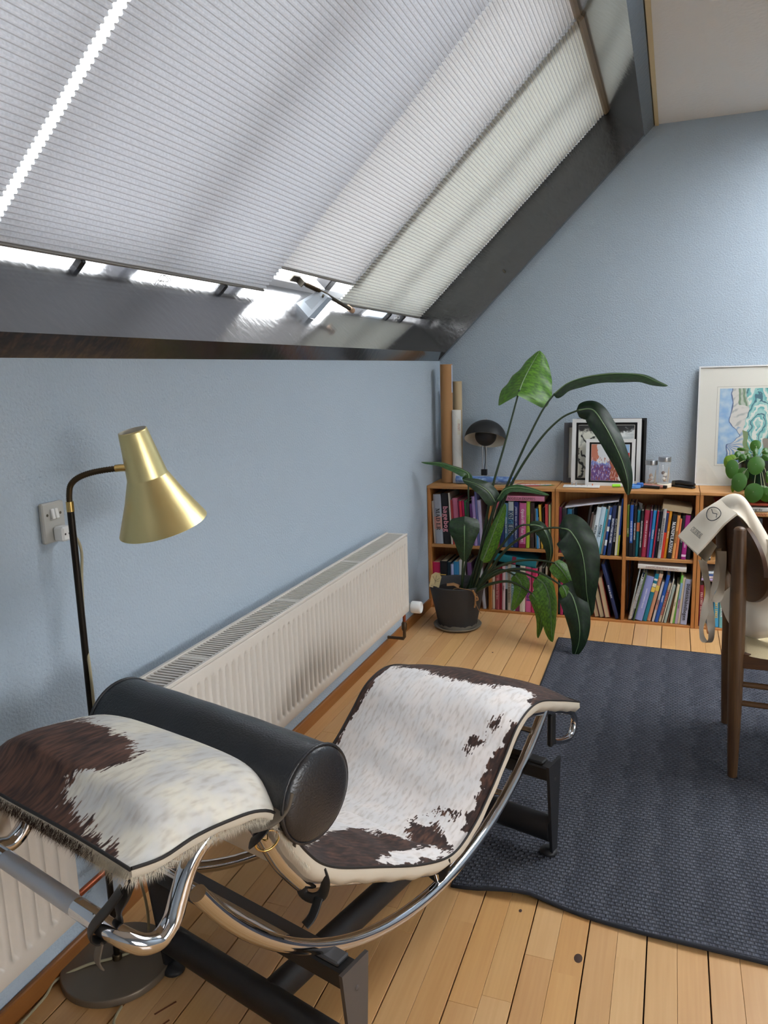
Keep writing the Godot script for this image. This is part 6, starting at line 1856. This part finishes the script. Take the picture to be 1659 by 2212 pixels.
func build_chair() -> void:
	var o := thing("dining_chair", "dark teak chair with curved oval back and woven seat, holding the tote bag", "chair", at(0, 0, 0))
	for q in [[[Vector3(1.482, 0.010, 1.795), Vector3(1.478, 0.25, 1.793), Vector3(1.474, 0.44, 1.793), Vector3(1.470, 0.62, 1.793), Vector3(1.466, 0.80, 1.793), Vector3(1.4655, 0.822, 1.793), Vector3(1.4655, 0.829, 1.793)], [0.0145, 0.021, 0.024, 0.0235, 0.0185, 0.0170, 0.008]], [[Vector3(1.484, 0.010, 1.393), Vector3(1.480, 0.25, 1.393), Vector3(1.477, 0.44, 1.393), Vector3(1.452, 0.60, 1.393), Vector3(1.436, 0.76, 1.393), Vector3(1.4355, 0.782, 1.393), Vector3(1.4355, 0.789, 1.393)], [0.0145, 0.021, 0.024, 0.0235, 0.0185, 0.0170, 0.008]],
			[[Vector3(1.93, 0.010, 1.83), Vector3(1.925, 0.25, 1.825), Vector3(1.92, 0.435, 1.82)], [0.0145, 0.02, 0.022]], [[Vector3(1.93, 0.010, 1.36), Vector3(1.925, 0.25, 1.365), Vector3(1.92, 0.435, 1.37)], [0.0145, 0.02, 0.022]]]:
		var lm := MB.new()
		var path := spline(q[0], 5)
		var rr := []
		for i in path.size(): rr.append(lerpf(q[1][mini(i / 5, q[1].size() - 1)], q[1][mini(i / 5 + 1, q[1].size() - 1)], (i % 5) / 5.0))
		lm.tube(path, rr, 16)
		for i in lm.t.size(): lm.t[i] = Vector2(lm.t[i].x * 0.14, lm.v[i].y)
		var lg := put("leg", lm, M.teak, o)
		var gl := MB.new()
		gl.lathe([Vector2(0.0001, 0.0), Vector2(0.011, 0.0), Vector2(0.012, 0.004), Vector2(0.012, 0.010)], 14, at(q[0][0].x, 0.0088 if q[0][0].x < 2 else 0.0, q[0][0].z))
		put("glide", gl, M.socket_grey, lg)
	for q in [[1.475, 1.793, 1.92, 1.822, 0.325], [1.476, 1.793, 1.922, 1.822, 0.262], [1.477, 1.393, 1.92, 1.368, 0.325], [1.478, 1.393, 1.922, 1.368, 0.262]]:
		var sm3 := MB.new()
		sm3.tube([Vector3(q[0], q[4], q[1]), Vector3((q[0] + q[2]) / 2, q[4], (q[1] + q[3]) / 2), Vector3(q[2], q[4], q[3])], [0.0085, 0.0105, 0.0085], 12)
		put("stretcher", sm3, M.teak, o)
	for z in [1.795, 1.393]:
		put("side_rail", boxm(Vector3(1.70, 0.405, z), Vector3(0.44, 0.050, 0.020), 0.003), M.teak_dark, o)
	for x in [1.487, 1.915]:
		put("cross_rail", boxm(Vector3(x, 0.405, 1.594), Vector3(0.020, 0.050, 0.40), 0.003), M.teak_dark, o)
	var rows := []
	for i in 15:
		var row := []
		for k in 32:
			var an := TAU * k / 32.0
			var ring := 1.0 - i / 14.0 if i < 99 else 0.0
			var sx := signf(cos(an)) * pow(absf(cos(an)), 0.35)
			var sz := signf(sin(an)) * pow(absf(sin(an)), 0.35)
			var hgt := 0.424 + 0.030 * sqrt(clampf(1.0 - pow(ring, 6.0), 0.0, 1.0)) - 0.006 * (1.0 - ring)
			if i == 0: hgt = 0.424
			row.append(Vector3(1.706 + 0.232 * sx * ring, hgt, 1.594 + 0.232 * sz * ring))
		rows.append(row)
	var se := MB.new()
	se.grid(rows, true)
	put("seat", se, M.seat_weave, o)
	# curved oval back
	var fr := []
	var bk := []
	var pos := func(s: float, t: float, off: float) -> Vector3:
		var hh := 0.126 * pow(clampf(1.0 - pow(absf(s), 2.6), 0.0, 1.0), 0.5)
		return Vector3(1.494 + 0.052 * pow(maxf(s, 0.0), 2.0) - 0.060 * pow(maxf(-s, 0.0), 2.0) + off - t * 0.008, 0.690 + hh * t, 1.593 + 0.262 * s)
	for i in 13:
		var t := i / 6.0 - 1.0
		var a := []
		var b := []
		for k in 33:
			var s := sin((k / 16.0 - 1.0) * PI / 2)
			a.append((pos as Callable).call(s, t, -0.006))
			b.append((pos as Callable).call(s, t, 0.006))
		fr.append(a); bk.append(b)
	var bm := MB.new()
	bm.grid(fr, false, false, 0.5, 0.25)
	bm.grid(bk, false, false, 0.5, 0.25, true)
	for e in [0, 12]: bm.grid([fr[e], bk[e]], false, false, 0.5, 0.02)
	for i in bm.t.size(): bm.t[i] = Vector2(bm.t[i].y, bm.t[i].x)
	put("backrest", bm, M.teak_dark, o)
	# tote bag
	var b := thing("tote_bag", "off-white canvas tote bag with printed lettering slung over the chair back", "bag", at(0, 0, 0))
	var sheet := func(src: Array, thick: float) -> MB:
		var fine := []
		var cols := []
		for r in src: cols.append(spline(r, 6))
		for j in cols[0].size():
			var line := []
			for r in cols: line.append(r[j])
			fine.append(spline(line, 6))
		var m := MB.new()
		m.grid(fine, false, false, 0.3, 0.3)
		var lowf := []
		for r in fine:
			var rr := []
			for q in r: rr.append(q + Vector3(0.001, -thick, -0.001))
			lowf.append(rr)
		m.grid(lowf, false, false, 0.3, 0.3, true)
		m.grid([fine[0], lowf[0]]); m.grid([fine[-1], lowf[-1]])
		var e0 := []
		var e1 := []
		var e2 := []
		var e3 := []
		for i in fine.size():
			e0.append(fine[i][0]); e1.append(lowf[i][0]); e2.append(fine[i][-1]); e3.append(lowf[i][-1])
		m.grid([e0, e1]); m.grid([e2, e3])
		return m
	put("front_flap", (sheet as Callable).call(BAG_FLAP, 0.007), M.canvas, b)
	put("body", (sheet as Callable).call(BAG_OVER, 0.004), M.canvas, b)
	# gusset under the flap
	var gu := MB.new()
	gu.grid([[BAG_FLAP[0][3] + Vector3(0.005, -0.006, 0), BAG_FLAP[1][3] + Vector3(0.006, -0.008, 0), BAG_FLAP[3][3] + Vector3(0.004, -0.008, -0.01)], [BAG_FLAP[0][3] + Vector3(0.030, -0.030, 0.01), BAG_FLAP[1][3] + Vector3(0.036, -0.036, 0), BAG_FLAP[3][3] + Vector3(0.03, -0.036, -0.03)], [BAG_FLAP[0][2] + Vector3(0.035, -0.035, 0.01), BAG_FLAP[1][2] + Vector3(0.046, -0.045, 0), BAG_FLAP[3][2] + Vector3(0.02, -0.03, -0.03)]])
	put("gusset", gu, M.canvas, b)
	# the half that hangs down behind the back onto the seat
	put("hanging_half", (sheet as Callable).call(BAG_HANG, 0.003), M.canvas, b)
	var ribbon := func(pts: Array, w: Vector3, called: String) -> void:
		var line := spline(pts, 7)
		var rowsr := []
		for i in line.size():
			var tw := w.rotated(Vector3.UP, sin(i * 0.16) * 0.9)
			rowsr.append([line[i] - tw * 0.5, line[i] + tw * 0.5])
		var m := MB.new()
		m.grid(rowsr, false, false, 0.05, 0.5)
		var back := []
		for r in rowsr: back.append([r[0] + Vector3(0, 0, -0.0018), r[1] + Vector3(0, 0, -0.0018)])
		m.grid(back, false, false, 0.05, 0.5, true)
		put(called, m, M.canvas, b)
	ribbon.call([Vector3(1.372, 0.672, 1.60), Vector3(1.384, 0.62, 1.60), Vector3(1.396, 0.56, 1.60), Vector3(1.388, 0.50, 1.60), Vector3(1.378, 0.44, 1.60), Vector3(1.384, 0.40, 1.60), Vector3(1.398, 0.385, 1.602), Vector3(1.410, 0.40, 1.604), Vector3(1.408, 0.45, 1.606), Vector3(1.402, 0.51, 1.606), Vector3(1.405, 0.56, 1.606), Vector3(1.418, 0.60, 1.604), Vector3(1.422, 0.66, 1.60), Vector3(1.420, 0.71, 1.58)], Vector3(0.026, 0, 0.004), "shoulder_strap")
	ribbon.call([Vector3(1.425, 0.72, 1.66), Vector3(1.432, 0.66, 1.66), Vector3(1.430, 0.60, 1.66), Vector3(1.420, 0.56, 1.66), Vector3(1.410, 0.545, 1.655)], Vector3(0.030, 0, 0.0), "shoulder_strap")
	# print on the flap: lettering and an oval emblem with a sketched bird
	var fp := func(r: float, c: float) -> Vector3:
		var i := int(minf(r, 2.0))
		var j := int(minf(c, 2.0))
		var a: Vector3 = BAG_FLAP[i][j].lerp(BAG_FLAP[i][j + 1], c - j)
		var d: Vector3 = BAG_FLAP[i + 1][j].lerp(BAG_FLAP[i + 1][j + 1], c - j)
		return a.lerp(d, r - i)
	var p0: Vector3 = (fp as Callable).call(0.9, 2.25)
	var p1: Vector3 = (fp as Callable).call(2.6, 2.25)
	var p2: Vector3 = (fp as Callable).call(1.7, 1.6)
	var xax := (p1 - p0).normalized()
	var nrm := xax.cross(p2 - p0).normalized()
	if nrm.y < 0: nrm = -nrm
	var yax := nrm.cross(xax)
	var tx := Transform3D(Basis(xax, yax, nrm), (fp as Callable).call(1.75, 2.25) + nrm * 0.006)
	lettering(b, "print_lettering", "GYLDENDAL", 0.017, 0.16, M.ink_grey, tx, "Droid Serif")
	var em := MB.new()
	var ring := []
	for i in 40:
		var an := TAU * i / 40.0
		ring.append((fp as Callable).call(1.75 + 0.62 * cos(an), 0.95 + 0.42 * sin(an)) + nrm * 0.005)
	em.tube(ring, 0.0014, 6, true)
	em.tube([(fp as Callable).call(1.35, 0.85) + nrm * 0.0055, (fp as Callable).call(1.7, 1.0) + nrm * 0.0055, (fp as Callable).call(2.0, 0.85) + nrm * 0.0055, (fp as Callable).call(2.2, 1.05) + nrm * 0.0055], 0.0012, 6)
	put("print_emblem", em, M.ink, b)
	var tb := MB.new()
	tb.box(Vector3(1.3945, 0.438, 1.612), Vector3(0.005, 0.036, 0.002), 0.0, Basis(Vector3.BACK, 0.25))
	put("woven_tab", tb, tint("c98a5a"), b)

func _ready() -> void:
	set_light()
	make_materials()
	build_room()
	build_floor()
	build_blinds()
	build_opener()
	build_rug()
	build_chaise()
	build_bookcases()
	build_radiators()
	build_chair()
	build_lamp()
	build_big_plant()
	build_round_plant()
	build_books()
	build_deco()
